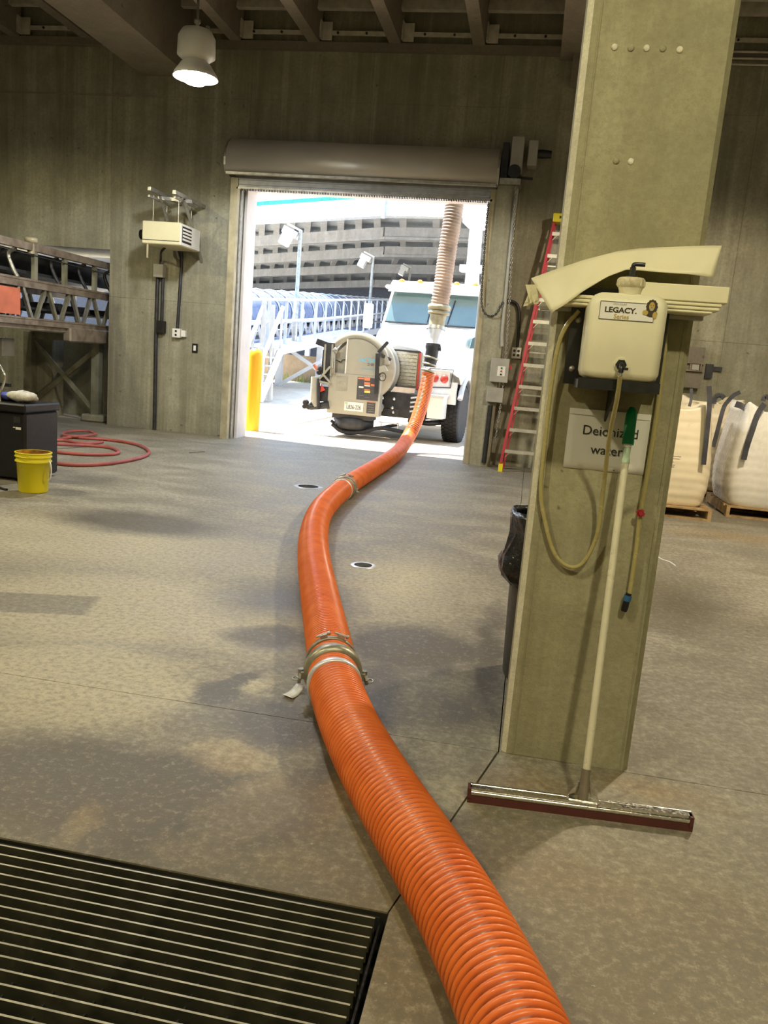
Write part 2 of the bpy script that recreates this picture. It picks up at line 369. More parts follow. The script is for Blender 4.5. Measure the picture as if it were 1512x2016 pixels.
M['ragblue'] = pm('blue_cloth', (.07,.09,.33), .8)
M['decal_black'] = pm('black_decal', (.07,.07,.08), .5, 0, .1, 30)
M['decal_orange'] = pm('orange_decal', (.75,.25,.12), .5, 0, .1, 30)
M['decal_yellow'] = pm('yellow_decal', (.85,.70,.15), .5)
M['decal_blue'] = pm('light_blue_lettering', (.16,.52,.75), .5, 0, 0)
M['gold'] = pm('gold_print', (.50,.36,.08), .5, 0, .05)
M['lionbrown'] = pm('dark_brown_print', (.05,.035,.015), .6, 0, .2, 60)
M['lampglow'] = emis('lamp_glow', (1,1,1), 60)
M['poleglow'] = emis('yard_lamp_glow', (1,1,1), 5)
M['weed'] = pm('weeds', (.20,.26,.05), .8)

# ------------------------------------------------------------ floor with pit
YW = 12.42
PX0, PX1, PY0, PY1 = -2.3, -.215, .55, 1.905
floor = struct(thing('floor', None, None)); tag(floor, 'stained grey brown concrete floor')
fb = MB()
for a, b in (((-14,-4,-.09),(PX0-.02,YW+1.3,-.03)), ((PX1+.02,-4,-.09),(8,YW+1.3,-.03)), ((PX0-.02,-4,-.09),(PX1+.02,PY0-.02,-.03)), ((PX0-.02,PY1+.02,-.09),(PX1+.02,YW+1.3,-.03))): fb.box(a, b)
fb.build('joint_bed', M['joint'], floor)
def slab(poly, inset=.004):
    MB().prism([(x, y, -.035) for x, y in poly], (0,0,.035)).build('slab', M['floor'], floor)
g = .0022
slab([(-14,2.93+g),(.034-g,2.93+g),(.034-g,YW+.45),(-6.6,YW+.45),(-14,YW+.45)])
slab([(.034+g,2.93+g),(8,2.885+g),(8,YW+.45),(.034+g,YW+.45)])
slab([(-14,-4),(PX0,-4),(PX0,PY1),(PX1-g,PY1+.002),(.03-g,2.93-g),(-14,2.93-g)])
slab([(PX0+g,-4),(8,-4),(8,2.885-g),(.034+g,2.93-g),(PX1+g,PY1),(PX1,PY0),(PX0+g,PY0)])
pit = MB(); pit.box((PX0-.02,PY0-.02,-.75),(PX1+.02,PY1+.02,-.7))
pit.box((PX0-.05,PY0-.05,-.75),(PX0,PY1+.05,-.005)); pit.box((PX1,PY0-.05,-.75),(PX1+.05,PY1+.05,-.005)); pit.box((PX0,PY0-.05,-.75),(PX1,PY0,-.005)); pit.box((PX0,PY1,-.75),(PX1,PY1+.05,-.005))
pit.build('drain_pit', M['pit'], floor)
gr = thing('floor_grating', 'steel bar grating over the drain pit in the concrete floor', 'grating', (-1.2, 1.2, 0))
gm = []
yb = PY1-.025; k = 0
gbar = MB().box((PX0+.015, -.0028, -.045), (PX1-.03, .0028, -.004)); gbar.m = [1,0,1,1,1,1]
first = None
while yb > PY0+.02:
    if first is None:
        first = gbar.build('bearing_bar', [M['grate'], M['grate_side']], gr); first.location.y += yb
    else:
        c_ = first.copy(); col.objects.link(c_); c_.location.y = first.location.y - (PY1-.025) + yb
    yb -= .0375
cb = MB(); x = PX1-.09
while x > PX0+.05: cb.bar((x, PY0+.02, -.030), (x, PY1-.02, -.030), .005, .005); x -= .1
cb.build('cross_rods', M['dark_steel'], gr)
MB().box((PX0+.005, PY1-.012, -.05), (PX1-.02, PY1-.006, -.012)).box((PX1-.022, PY0+.01, -.05), (PX1-.016, PY1-.006, -.03)).build('end_bar', M['dark_steel'], gr)

# ------------------------------------------------------------ back wall in panels with openings
DX0, DX1, DZ = -4.57, -.88, 3.84       # roll door
OX0, OX1, OZ = -12.0, -6.79, 2.78      # conveyor opening
wall = struct(thing('wall_back', None, None, (0, YW, 0))); tag(wall, 'board marked concrete end wall with pour joints')
def wpanel(a, b, c, d):
    j_ = random.uniform(-.0015, .0015); g_ = .0012
    MB().box((a+g_, YW+j_, c+g_), (b-g_, YW+.08, d-g_)).build('panel', M['wall'], wall)
for a, b in ((-13,-8.3),(-8.3,OX1),(OX1,-5.78),(-5.78,DX0),(DX0,-2.7),(-2.7,DX1),(DX1,2.6),(2.6,5.3),(5.3,8)):
    m_ = (a+b)/2
    zs_ = [OZ,5.06,5.74,6.6] if OX0 < m_ < OX1 else [DZ,5.06,5.74,6.6] if DX0 < m_ < DX1 else [0,2.06,5.06,5.74,6.6]
    if a == -13: MB().box((-13,YW,0),(OX0,YW+.08,OZ)).build('panel', M['wall'], wall)
    for c_, d_ in zip(zs_, zs_[1:]): wpanel(a, b, c_, d_)
wc = MB()
for a, b, c, d in ((-13, OX0, 0, 6.6), (OX0, OX1, OZ, 6.6), (OX1, DX0, 0, 6.6), (DX0, DX1, DZ, 6.6), (DX1, 8, 0, 6.6)): wc.box((a, YW+.07, c), (b, YW+.38, d))
wc.build('core', M['wall'], wall)
# lip above the openings, ledge for joists
MB().box((-13, YW-.10, 5.74), (8, YW+.02, 5.84)).build('joist_ledge', M['ceil'], wall)
MB().box((-9.5, YW-.012, 5.05), (-5.9, YW, 5.075)).build('pour_lip', M['joist'], wall)
struct(B((-13.2,-4.2,0), (-13,YW+.4,6.6)).build('wall_left', M['wall'])); struct(B((8,-4.2,0), (8.2,YW+.4,6.6)).build('wall_right', M['wall'])); struct(B((-13.2,-4.2,0), (8.2,-4,6.6)).build('wall_front', M['wall']))
# recess behind the conveyor opening
rec = struct(MB().box((-12.4,13.55,0),(-6.7,13.75,1.5)).box((-6.79+.0,12.8,0),(-6.6,13.75,2.9)).box((-12.4,12.8,2.78),(-6.6,13.75,3.0)).box((-8.55,12.85,0),(-8.05,13.2,1.35)).build('trim_1', M['wall']))
# ceiling
ceil = struct(thing('ceiling', None, None, (0,0,6.3))); tag(ceil, 'dark precast ceiling with concrete joists and steel deck strips')
B((-13.2,-4.2,6.42), (8.2,YW+.4,6.6)).build('deck', M['ceil'], ceil)
jx = -1.245-1.19*4
for k in range(12):
    x = -1.245+1.19*(k-6)
    if -6.5 < x < -5.4 or -.4 < x < .7: continue
    if x > .8: continue
    MB().prism([(x-.085,-3.9,5.83),(x+.085,-3.9,5.83),(x+.13,-3.9,6.42),(x-.13,-3.9,6.42)], (0,YW+3.9-.1,0)).build('joist', M['joist'], ceil)
    MB().box((x+.1, YW-.1, 5.86), (x+.26, YW-.08, 6.1)).box((x+.1, YW-.2, 5.86), (x+.12, YW-.08, 6.1)).build('joist_bracket', M['deckstrip'], ceil)
for k in range(17):
    y = YW-.36-.43*k
    B((-12.9, y-.05, 6.16), (7.9, y+.05, 6.42)).build('deck_strip', M['ceil'] if False else M['deckstrip'], ceil)
B((-12.9, YW-.09, 5.93), (7.9, YW-.07, 5.99)).build('bearing_angle', M['deckstrip'], ceil)
bl = MB()
for k in range(44): bl.lathe([(.018,0),(.018,.012)], (-10+.42*k, YW-.09, 5.96), 8, (0,-1,0))
tag(bl.build('bolt_heads', M['dark_steel'], ceil), kind='stuff')
B((-6.3,-3.9,5.35), (-5.54,YW,6.42)).build('main_beam', M['joist'], ceil)
B((-.11,-3.9,5.69), (.45,YW,6.42)).build('main_beam', M['joist'], ceil)
B((.06,YW-.3,5.34), (.45,YW,5.69)).build('corbel', M['ceil'], ceil)
pp = MB()
for z, dy in ((5.72,.14),(5.80,.14),(5.66,.10)): pp.tube([(.9,YW-dy,z),(7.9,YW-dy,z)], .016, 8)
tag(pp.build('ceiling_conduit', M['deckstrip']), 'thin pale conduits running along the wall top beyond the foreground column', 'conduit')

# ------------------------------------------------------------ foreground column
CX0, CX1, CY, CD = .042, .512, 2.93, .46
cl = struct(thing('concrete_column', None, None, (CX0+.235, CY+.2, 0))); tag(cl, 'square concrete column with pale chamfered corners')
c = .02
poly = [(CX0+c,CY),(CX1-c,CY),(CX1-.0,CY+c),(CX1,CY+CD-c),(CX1-c,CY+CD),(CX0+c,CY+CD),(CX0,CY+CD-c),(CX0,CY+c)]
mb = MB(); n = 8
vs = [(x,y,0) for x,y in poly]+[(x,y,6.42) for x,y in poly]
for i in range(8):
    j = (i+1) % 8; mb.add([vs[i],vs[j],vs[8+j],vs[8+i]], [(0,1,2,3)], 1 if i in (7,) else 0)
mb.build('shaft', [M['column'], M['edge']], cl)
for k, (px, py) in enumerate([(1210,93),(1242,95),(1273,95),(1305,96),(1338,98),(1213,317),(1242,318)]):
    p = at(px, py, CY); MB().lathe([(.0105,0),(.0105,.002),(.007,.0045),(0,.005)], p, 14, (0,-1,0)).build('grout_plug', M['column'] if k % 2 else M['edge'], cl)
MB().bar((CX0+.045, CY-.0015, 0), (CX0+.045, CY-.0015, 2.9), .004, .003).bar((CX1-.03, CY-.0015, 0), (CX1-.03, CY-.0015, 1.9), .003, .003).build('form_seam', M['column'], cl)

# ------------------------------------------------------------ roll-up door
rd = thing('roll_up_door', 'steel roll up door coiled in a hood above the open truck doorway', 'door', (-2.75, YW-.1, 0))
hx0, hx1 = -4.74, -.79
prof = [(YW-.0,4.44),(YW-.15,4.46),(YW-.28,4.43),(YW-.38,4.36),(YW-.45,4.26),(YW-.48,4.14),(YW-.47,4.03),(YW-.43,3.94)]
mb = MB(); mb.grid([[(hx0, y, z) for y, z in prof], [(hx1, y, z) for y, z in prof]])
mb.build('hood_cover', M['roll'], rd, solid=.012)
for x in (hx0-.03, hx1):
    MB().prism([(x, y, z) for y, z in prof]+[(x, YW, 3.86)], (.03,0,0)).build('end_plate', M['galv'], rd)
B((hx0, YW-.45, 3.91), (hx1, YW-.38, 3.945)).build('hood_lip', M['galv'], rd)
for i in range(3):
    B((DX0-.08, YW-.28+.0, 3.93-.065*(i+1)+.006), (DX1+.08, YW-.235-.006*(i % 2), 3.93-.065*i)).build('curtain_slat', M['shutter'], rd)
B((DX0-.05, YW-.30, 3.735), (DX1+.05, YW-.20, 3.765)).build('bottom_bar', M['galv'], rd)
br = MB()
for k in range(150):
    x = DX0+ .02 + k*(DX1-DX0-.04)/150; br.add([(x,YW-.31,3.74),(x+.014,YW-.31,3.74),(x+.014,YW-.30,3.705+.01*random.random()),(x,YW-.30,3.71)], [(0,1,2,3)])
tag(br.build('brush_seal', M['rubber'], rd), kind='stuff')
for x0, x1 in ((DX0-.14, DX0-.03), (DX1+.02, DX1+.11)):
    B((x0, YW-.30, 0), (x1, YW-.2, 3.9)).build('guide_rail', M['tan'], rd)
B((DX0-.18, YW-.14, 0), (DX0-.02, YW, 3.9)).build('side_post', M['galv'], rd)
# concrete returns/jambs
struct(MB().box((DX0-.01, YW-.02, 0), (DX0+.03, YW+.40, DZ)).build('door_1', M['jamb'])); struct(MB().box((DX1-.02, YW-.02, 0), (DX1+.03, YW+.40, DZ)).build('door_2', M['jamb']))
struct(MB().box((DX0, YW+.0, DZ-.03), (DX1, YW+.40, DZ+.01)).build('trim_2', M['jamb']))
struct(B((DX1+.112, YW-.36, 0), (DX1+.40, YW, 3.948)).build('trim_4', M['wall']))
B((DX1+.13, YW-.42, 3.95), (DX1+.42, YW, 4.03)).build('operator_shelf', M['galv'], rd)
op = B((-.63,YW-.42,4.10), (-.46,YW-.1,4.58)).build('door_operator', M['greybox'], rd, bevel=.01)
MB().box((-.40,YW-.38,4.22), (-.27,YW-.1,4.55)).build('motor_box', M['greybox'], rd, bevel=.01)
MB().lathe([(.055,0),(.06,.1),(.05,.22)], (-.30,YW-.25,4.40), 14, (1,0,0)).build('motor', M['dark_steel'], rd)
MB().box((-.75,YW-.4,3.98), (-.66,YW-.2,4.5)).lathe([(.09,0),(.09,.04)], (-.56,YW-.44,4.12), 18, (0,1,0)).bar((-.66,YW-.3,4.08),(-.30,YW-.3,4.06),.04,.03).build('drive_bracket', M['dark_steel'], rd)
# chains
def chain(name, pts, r, parent, mat, link=.045):
    pa, L = resample(smooth_path(pts, 10), link*.72); mb = MB()
    for i in range(len(pa)-1):
        a, b = pa[i], pa[i+1]; d = (b-a).normalized(); m_ = (a+b)/2
        s_ = V((1,0,0)) if i % 2 else V((0,1,0)); s_ = (s_-d*s_.dot(d)).normalized()
        ring = [m_+d*math.cos(t)*link/2+s_*math.sin(t)*link*.28 for t in [2*PI*q/8 for q in range(8)]]
        mb.tube(ring, r, 4, closed=True)
    return mb.build(name, mat, parent)
hc = thing('hand_chain', 'looped galvanised hand chain hanging beside the roll up door operator', 'chain', (-.35,YW-.4,0))
chain('chain_strand', [at(1016,365,YW-.45), at(1008,500,YW-.43), at(1000,640,YW-.42), at(990,760,YW-.41), at(975,870,YW-.40)], .007, hc, M['galv'])
hc2 = thing('hanging_chain', 'dark chain hanging inside the doorway edge looping to a wall conduit', 'chain', (-.9,YW-.3,0))
chain('chain_strand', [at(962,398,YW-.34), at(957,450,YW-.34), at(952,520,YW-.34), at(948,590,YW-.35), (at(955,618,YW-.40)), at(975,620,YW-.42), at(990,595,YW-.43)], .006, hc2, M['dark_steel'], .04)

# ------------------------------------------------------------ wall gear right of door
def cond(name, pts, r, label, mat=None, parent=None, seg=8):
    o = MB().tube(smooth_path(pts, 6), r, seg).build(name, mat or M['dark_steel'], parent)
    if label: tag(o, label, 'conduit')
    return o
YG = YW-.36
cond('conduit', [(-.50,YG-.03,3.9),(-.50,YG-.03,3.0),(-.49,YG-.03,2.0),(-.47,YG-.03,1.75)], .028, 'grey conduit dropping from the door operator to the control box', M['greybox'])
cond('conduit', [at(990,592,YW-.05),at(1003,592,YW-.05),at(1018,600,YW-.05),at(1022,625,YW-.05),at(1018,695,YW-.05)], .022, 'curved conduit feeding the pale outlet beside the red ladder')
cond('conduit', [(-.55,YG-.03,.9),(-.56,YG-.03,.05)], .035, 'black conduit running down to the floor below the lower grey box')
ob = thing('outlet_box', 'pale double outlet box on the wall beside the red ladder', 'outlet', (-.27,YW-.03,1.66))
MB().cbox((-.34,YW-.08,1.60),(-.20,YW-.001,1.76),.006).build('box_body', M['white'], ob)
for dx in (-.03,.03):
    for dz in (-.03,.03): MB().lathe([(.02,0),(.02,.004)], (-.27+dx,YW-.08,1.68+dz), 12, (0,-1,0)).build('socket_cover', M['black'], ob)
cbx = thing('door_control_box', 'upper grey door control box with button panel and red handle', 'control box', (-.45,YG-.05,1.4))
MB().cbox((-.60,YG-.12,1.24),(-.34,YG-.001,1.58),.006).build('box_body', M['greybox'], cbx)
MB().box((-.50,YG-.125,1.33),(-.39,YG-.12,1.47)).build('button_panel', M['white'], cbx)
for k in range(3): MB().lathe([(.013,0),(.013,.012),(0,.014)], (-.445,YG-.125,1.355+.045*k), 10, (0,-1,0)).build('push_button', [M['black'],M['red'],M['green']][k], cbx)
MB().bar((-.33,YG-.08,1.5),(-.31,YG-.08,1.44),.03,.03).build('switch_handle', M['red'], cbx)
jb = MB().cbox((-.62,YG-.10,.95),(-.38,YG-.001,1.16),.006).build('junction_box', M['greybox']); tag(jb, 'lower plain grey junction box under the door control box', 'box')

# ------------------------------------------------------------ ladder
lad = thing('stepladder', 'tall red fibreglass stepladder with yellow top leaning against the back wall', 'ladder', (0,11.9,0))
b0 = V((-.30,11.66,0)); t0 = V((.065,12.16,3.5)); wd0, wd1 = .62, .34
b1 = b0+V((wd0,0,0)); t1 = t0+V((wd1,0,0))
for a, b in ((b0,t0),(b1,t1)):
    MB().bar(a+V((0,0,.08)), b, .022, .085, upv=(0,1,0)).bar(a+V((-.012,-.04,.08)), b+V((-.012,-.04,0)), .03, .012).build('front_rail', M['red'], lad)
    MB().box(a+V((-.03,-.05,0)), a+V((.03,.05,.11))).build('foot', M['yellow'], lad)
for a, b in ((b0+V((.03,.33,0)),t0+V((.02,.12,0))),(b1+V((-.03,.33,0)),t1+V((-.02,.12,0)))):
    MB().bar(a, b, .025, .05, upv=(0,1,0)).build('rear_rail', M['red'], lad)
for k in range(11):
    t = (.305*(k+1))/3.5
    if t > .97: break
    a = b0.lerp(t0, t); b = b1.lerp(t1, t)
    MB().box(a+V((0,-.05,-.012)), b+V((0,.05,.012))).box(a+V((0,-.052,-.035)), b+V((0,-.045,.012))).bar(a+V((.01,-.05,-.10)), a+V((.09,-.05,-.01)), .012, .006).bar(b+V((-.01,-.05,-.10)), b+V((-.09,-.05,-.01)), .012, .006).build('step', M['alum'], lad)
    if 0 < k < 10 and k % 2 == 0:
        MB().bar((b0+V((.03,.33,0))).lerp(t0+V((.02,.12,0)), t+.05), (b1+V((-.03,.33,0))).lerp(t1+V((-.02,.12,0)), t+.05), .03, .02).build('rear_brace', M['alum'], lad)
MB().box(t0+V((-.03,-.09,0)), t1+V((.03,.17,.12))).build('top_cap', M['yellow'], lad, bevel=.012)
MB().prism([t0+V((.06,-.092,.045)), t0+V((.06,-.092,.085)), t0+V((.13,-.092,.062))], (0,.002,0)).prism([t0+V((.12,-.092,.058)), t0+V((.12,-.092,.068)), t0+V((.2,-.092,.062))], (0,.002,0)).build('cap_mark', M['ink'], lad)

# ------------------------------------------------------------ heater with brackets and conduits
ht = thing('unit_heater', 'cream box shaped unit heater hung from wall brackets', 'heater', (-5.5,11.9,2.8))
pa = at(280,432,11.5); pb = at(354,484,11.5); x0, x1 = pa.x, pb.x; z1, z0 = pa.z, pb.z
z0 = at(320,481,11.5).z; z1 = at(320,436,11.5).z
MB().cbox((x0,11.5,z0),(x1,12.2,z1),.012).build('casing', M['cream'], ht)
B((x0+.01,11.494,z0+.05),(x1-.01,11.5,z0+.058)).build('casing_seam', M['dark_steel'], ht)
B((x1-.001,11.51,z0+.012),(x1+.008,12.19,z1-.012)).build('end_panel', M['white'], ht)
B((x1+.006,11.55,z0+.05),(x1+.010,11.88,z1-.04)).build('louvre_opening', M['black'], ht)
for k in range(4):
    z = z0+.095+k*(z1-z0-.12)/4.2; MB().bar((x1+.016,11.56,z),(x1+.012,11.87,z),.006,.026).build('louvre_blade', M['white'], ht)
MB().lathe([(.02,-.09),(.07,-.09),(.075,0),(.05,.02)], (x0-.0,11.65,(z0+z1)/2-.02), 16, (1,0,0)).build('fan_motor', M['black'], ht)
MB().box((x0+.07,11.52,z0-.20),(x0+.09,11.54,z0)).build('hanging_tag', M['tan'], ht)
for px in (301,358):
    pass
hb = thing('heater_bracket', 'galvanised strut brackets with diagonal braces above the cream heater', 'bracket', (-5.5,YW-.1,3.4))
A1 = at(343,378,11.35); A2 = V((A1.x, YW, A1.z)); A3 = at(294,371,11.35); A4 = V((A3.x, YW, A3.z))
for a, b in ((A1,A2),(A3,A4)): MB().bar(a, b, .05, .05).build('strut_arm', M['galv'], hb)
MB().bar(V((A3.x-.05,11.75,A3.z-.05)), V((A1.x+.1,11.75,A1.z-.05)), .045, .045).build('cross_strut', M['galv'], hb)
for a in (A1, A3): MB().bar(V((a.x,11.7,a.z-.03)), V((a.x,YW,a.z-.82)), .035, .03).build('diagonal_brace', M['galv'], hb)
for x in (x0+.12, x1-.08):
    for y in (11.6, 12.05): MB().bar((x,y,z1),(x,y,A1.z-.02),.010,.010).build('hanger_rod', M['galv'], hb)
for x in (x0+.12, x1-.08): MB().bar((x,11.45,A1.z-.05+.0),(x,12.2,A1.z-.05),.03,.03).build('cross_strut', M['galv'], hb)
sbx = MB().cbox((-5.99,YW-.13,2.40),(-5.83,YW-.001,2.60),.006).build('switch_box', M['greybox']); tag(sbx, 'square grey electrical box mounted on the wall below the heater', 'box')
cond('conduit', [(-5.95,YW-.04,2.42),(-5.95,YW-.04,1.6),(-5.94,YW-.04,.8),(-5.93,YW-.04,.02)], .03, 'long dark conduit from the grey electrical box to the floor')
cond('conduit', [(-5.86,YW-.04,2.42),(-5.86,YW-.04,1.7)], .025, 'short dark conduit ending in a small black box on the wall')
tag(MB().cbox((-5.92,YW-.11,1.55),(-5.80,YW-.001,1.74),.005).build('junction_box', M['black']), 'small black junction box below the grey electrical box', 'box')
cond('conduit', [(-5.91,YW-.06,2.6),(-5.88,YW-.1,2.68),(-5.7,11.95,2.74),(-5.62,11.9,2.80)], .018, 'curved cable conduit rising from the grey box to the heater underside')
cond('conduit', [(-5.56,12.2,2.86),(-5.56,YW-.05,2.75),(-5.57,YW-.05,2.2),(-5.59,YW-.05,1.62)], .026, 'straight dark conduit from the heater down to the wall outlet')
o2 = thing('outlet_box', 'pale double outlet box at the foot of the heater conduit', 'outlet', (-5.58,YW-.03,1.55))
MB().cbox((-5.66,YW-.09,1.50),(-5.53,YW-.001,1.64),.005).box((-5.52,YW-.06,1.52),(-5.45,YW-.001,1.62)).build('box_body', M['white'], o2)
for dz in (-.03,.03): MB().lathe([(.018,0),(.018,.004)], (-5.595,YW-.09,1.57+dz), 10, (0,-1,0)).build('socket_cover', M['black'], o2)
sw = thing('wall_switch', 'black framed switch plate on the wall between conduits and doorway', 'switch', (-5.3,YW-.02,1.36))
MB().cbox((-5.345,YW-.02,1.29),(-5.255,YW-.001,1.43),.003).build('frame', M['black'], sw); B((-5.32,YW-.024,1.32),(-5.28,YW-.02,1.40)).build('switch_plate', M['white'], sw)
MB().cbox((-4.86,YW-.03,.02),(-4.74,YW-.001,.22),.006).lathe([(.03,0),(.03,.02)], (-4.8,YW-.03,.14), 12, (0,-1,0)).build('guide_anchor', M['galv'], rd)
# thin white strips left on floor edge
MB().cbox((-6.5,YW-.04,.0),(-6.15,YW-.001,.05),.004).build('floor_angle', M['wall'], wall)

# ------------------------------------------------------------ high bay lamps
def high_bay(x, y, z, label, color, power, glow=60):
    t = thing('high_bay_lamp', label, 'lamp', (x, y, z), 'ceiling lamps')
    MB().lathe([(.05,.46),(.16,.45),(.20,.38),(.205,.20),(.15,.16),(.10,.14)], (x,y,z), 24).build('ballast_housing', M['white'], t)
    MB().lathe([(.12,.15),(.16,.12),(.23,.02),(.245,-.02),(.24,-.02),(.14,.11),(.06,.13)], (x,y,z), 28).build('reflector', M['white'], t)
    MB().lathe([(.001,-.09),(.10,-.075),(.17,-.03),(.20,.01),(.001,.04)], (x,y,z), 24).build('lens', [M['lampglow']], t)
    MB().lathe([(.02,.42),(.02,.52),(.035,.53),(.035,.56),(.014,.57),(.014,6.42-z)], (x,y,z), 10).bar((x+.12,y,z+.36),(x+.12,y,z+.50),.03,.03).build('hanger_stem', M['galv'], t)
    l = bpy.data.lights.new('lamp_light', 'SPOT'); l.spot_size = math.radians(172); l.spot_blend = .15; l.energy = power; l.color = color; l.shadow_soft_size = .12
    o = bpy.data.objects.new('lamp_light', l); col.objects.link(o); o.parent = t; o.location = (0,0,-.24)
    return t
pL = at(385,150,9.0)
high_bay(pL.x, pL.y, pL.z, 'white high bay lamp shining above the wall near the cream heater', (.95,.97,1), LAMP_W*.70)
high_bay(2.4, 6.4, 4.7, 'high bay lamp over the bulk bags beyond the column', (1,.84,.60), LAMP_W*1.25)
high_bay(1.0, -1.5, 5.2, 'high bay lamp behind the camera over the column aisle', LAMP_WARM, LAMP_W*.95)
high_bay(-7.8, 5.2, 5.2, 'high bay lamp over the black tool chest and red hoses', LAMP_WARM, LAMP_W*.95)
high_bay(-3.2, -.8, 5.3, 'high bay lamp behind the camera over the drain grating', LAMP_WARM, LAMP_W*.75)

# ------------------------------------------------------------ orange hoses
def ribbed(name, path, r, amp, pitch, mat, parent, per=6, seg=36, helical=True):
    pa, L = resample(path, pitch/per); n = len(pa); ds = L/(n-1)
    t0 = (pa[1]-pa[0]).normalized(); nrm = t0.cross(V((0,0,1))).normalized()
    vs = []; ph = []
    for i in range(n):
        a = pa[max(0,i-1)]; b = pa[min(n-1,i+1)]; t = (b-a).normalized(); nrm = (nrm-t*nrm.dot(t)).normalized(); bn = t.cross(nrm)
        for k in range(seg):
            an = 2*PI*k/seg; p_ = (i*ds/pitch + (k/seg if helical else 0)) % 1.0
            u_ = p_/.76*2-1; h = math.sqrt(max(0, 1-u_*u_)) if p_ < .76 else 0.0
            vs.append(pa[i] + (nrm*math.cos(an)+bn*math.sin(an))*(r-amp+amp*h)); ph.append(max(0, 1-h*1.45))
    fs = []; mi = []
    for i in range(n-1):
        for k in range(seg):
            l = (k+1) % seg; fs.append((i*seg+k, (i+1)*seg+k, (i+1)*seg+l, i*seg+l))
            mi.append(0)
    mb = MB(); mb.v = [tuple(v) for v in vs]; mb.f = fs; mb.m = mi; mb.s = [True]*len(fs)
    o = mb.build(name, mat, parent); at_ = o.data.attributes.new('groove', 'FLOAT', 'POINT'); at_.data.foreach_set('value', ph); return o
HR = .108
def hp(px, py, z=HR): return fl(px, py, z)
near = [(1075,2180),(1010,2016),(958,1900),(895,1780),(835,1680),(775,1585),(722,1495),(685,1420),(660,1350),(651,1290)]
mid  = [(651,1290),(642,1240),(628,1165),(618,1100),(618,1050),(630,1010),(655,980),(690,952)]
far  = [(690,952),(725,930),(760,908),(785,888)]
Pn = [hp(*p) for p in near]; Pm = [hp(*p) for p in mid]; Pf = [hp(*p) for p in far]
rise = [at(803,862,12.75), at(817,835,12.95), at(829,800,13.10), at(838,765,13.2), at(844,735,13.25)]
HM = M['hose']
full = smooth_path(Pn[:-1]+Pm[:-1]+Pf+rise, 14)
def nearest(p): return min(range(len(full)), key=lambda i: (full[i]-p).length)
i1, i2 = nearest(Pm[0]), nearest(Pf[0])
h1 = thing('vacuum_hose', 'nearest orange ribbed vacuum hose length reaching the coupling by the white tag', 'hose', (Pn[1].x,Pn[1].y,0), 'orange vacuum hoses')
h2 = thing('vacuum_hose', 'curving middle orange vacuum hose length between the two floor couplings', 'hose', (Pm[3].x,Pm[3].y,0), 'orange vacuum hoses')
h3 = thing('vacuum_hose', 'farthest orange vacuum hose length rising outside toward the white truck', 'hose', (Pf[1].x,Pf[1].y,0), 'orange vacuum hoses')
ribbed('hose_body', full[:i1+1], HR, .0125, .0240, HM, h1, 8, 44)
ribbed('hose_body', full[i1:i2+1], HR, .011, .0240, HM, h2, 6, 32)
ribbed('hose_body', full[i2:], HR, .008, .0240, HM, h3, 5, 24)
def coupling(pc, tdir, parent, parent2, k=1.0):
    ax = tdir.normalized(); side = ax.cross(V((0,0,1))).normalized(); upv = side.cross(ax).normalized()
    def ringband(d, w_, r, nm, mat, par):     # closed band around the hose
        MB().lathe([(r-.006,-w_/2),(r,-w_/2),(r,w_/2),(r-.006,w_/2)], pc+ax*d, 36, ax).build(nm, mat, par)
    ringband(-.135, .030, HR+.006, 'band_clamp', M['band'], parent)
    ringband(.125, .024, HR+.005, 'band_clamp', M['clamp'], parent2)
    MB().lathe([(HR-.01,-.035),(HR+.010,-.035),(HR+.018,-.02),(HR+.018,.015),(HR+.007,.022),(HR-.01,.022)], pc, 40, ax).build('coupling_ring', M['clamp'], parent)
    for s_ in (-1, 1):                       # cam levers
        b = pc+side*s_*(HR+.018)+upv*(-.01)
        q = MB().bar(b-ax*.03, b+ax*.03, .022, .03).lathe([(.012,-.02),(.012,.02)], b+ax*.0+side*s_*.01, 10, upv)
        q.bar(b-ax*.02+side*s_*.012, b-ax*.060+side*s_*.016-upv*.01, .012, .022)
        q.build('cam_lever', M['clamp'], parent)
        rp = b-ax*.045+side*s_*.028-upv*.005
        MB().tube([rp+side*s_*math.cos(t)*.016+ax*math.sin(t)*.02 for t in [2*PI*i/12 for i in range(12)]], .0028, 6, closed=True).bar(b-ax*.06+side*s_*.018, rp+ax*.02, .005, .005).build('pull_ring', M['galv'], parent)
    for s_ in (-.35, .30):
        b = pc+ax*.125+(upv*math.cos(s_)+side*math.sin(s_))*(HR+.014)
        tg_ = side*math.cos(s_)-upv*math.sin(s_)
        MB().bar(b-tg_*.016, b+tg_*.016, .022, .016).lathe([(.005,-.032),(.005,.032)], b+(upv*math.cos(s_)+side*math.sin(s_))*.006, 8, tg_).lathe([(.009,.022),(.009,.032)], b+(upv*math.cos(s_)+side*math.sin(s_))*.006, 6, tg_).build('clamp_bolt', M['galv'], parent2)
ic = nearest(hp(657,1322)); coupling(full[ic], full[ic+3]-full[ic-3], h1, h2)
ic = nearest(hp(680,962)); coupling(full[ic], full[ic+3]-full[ic-3], h2, h3)
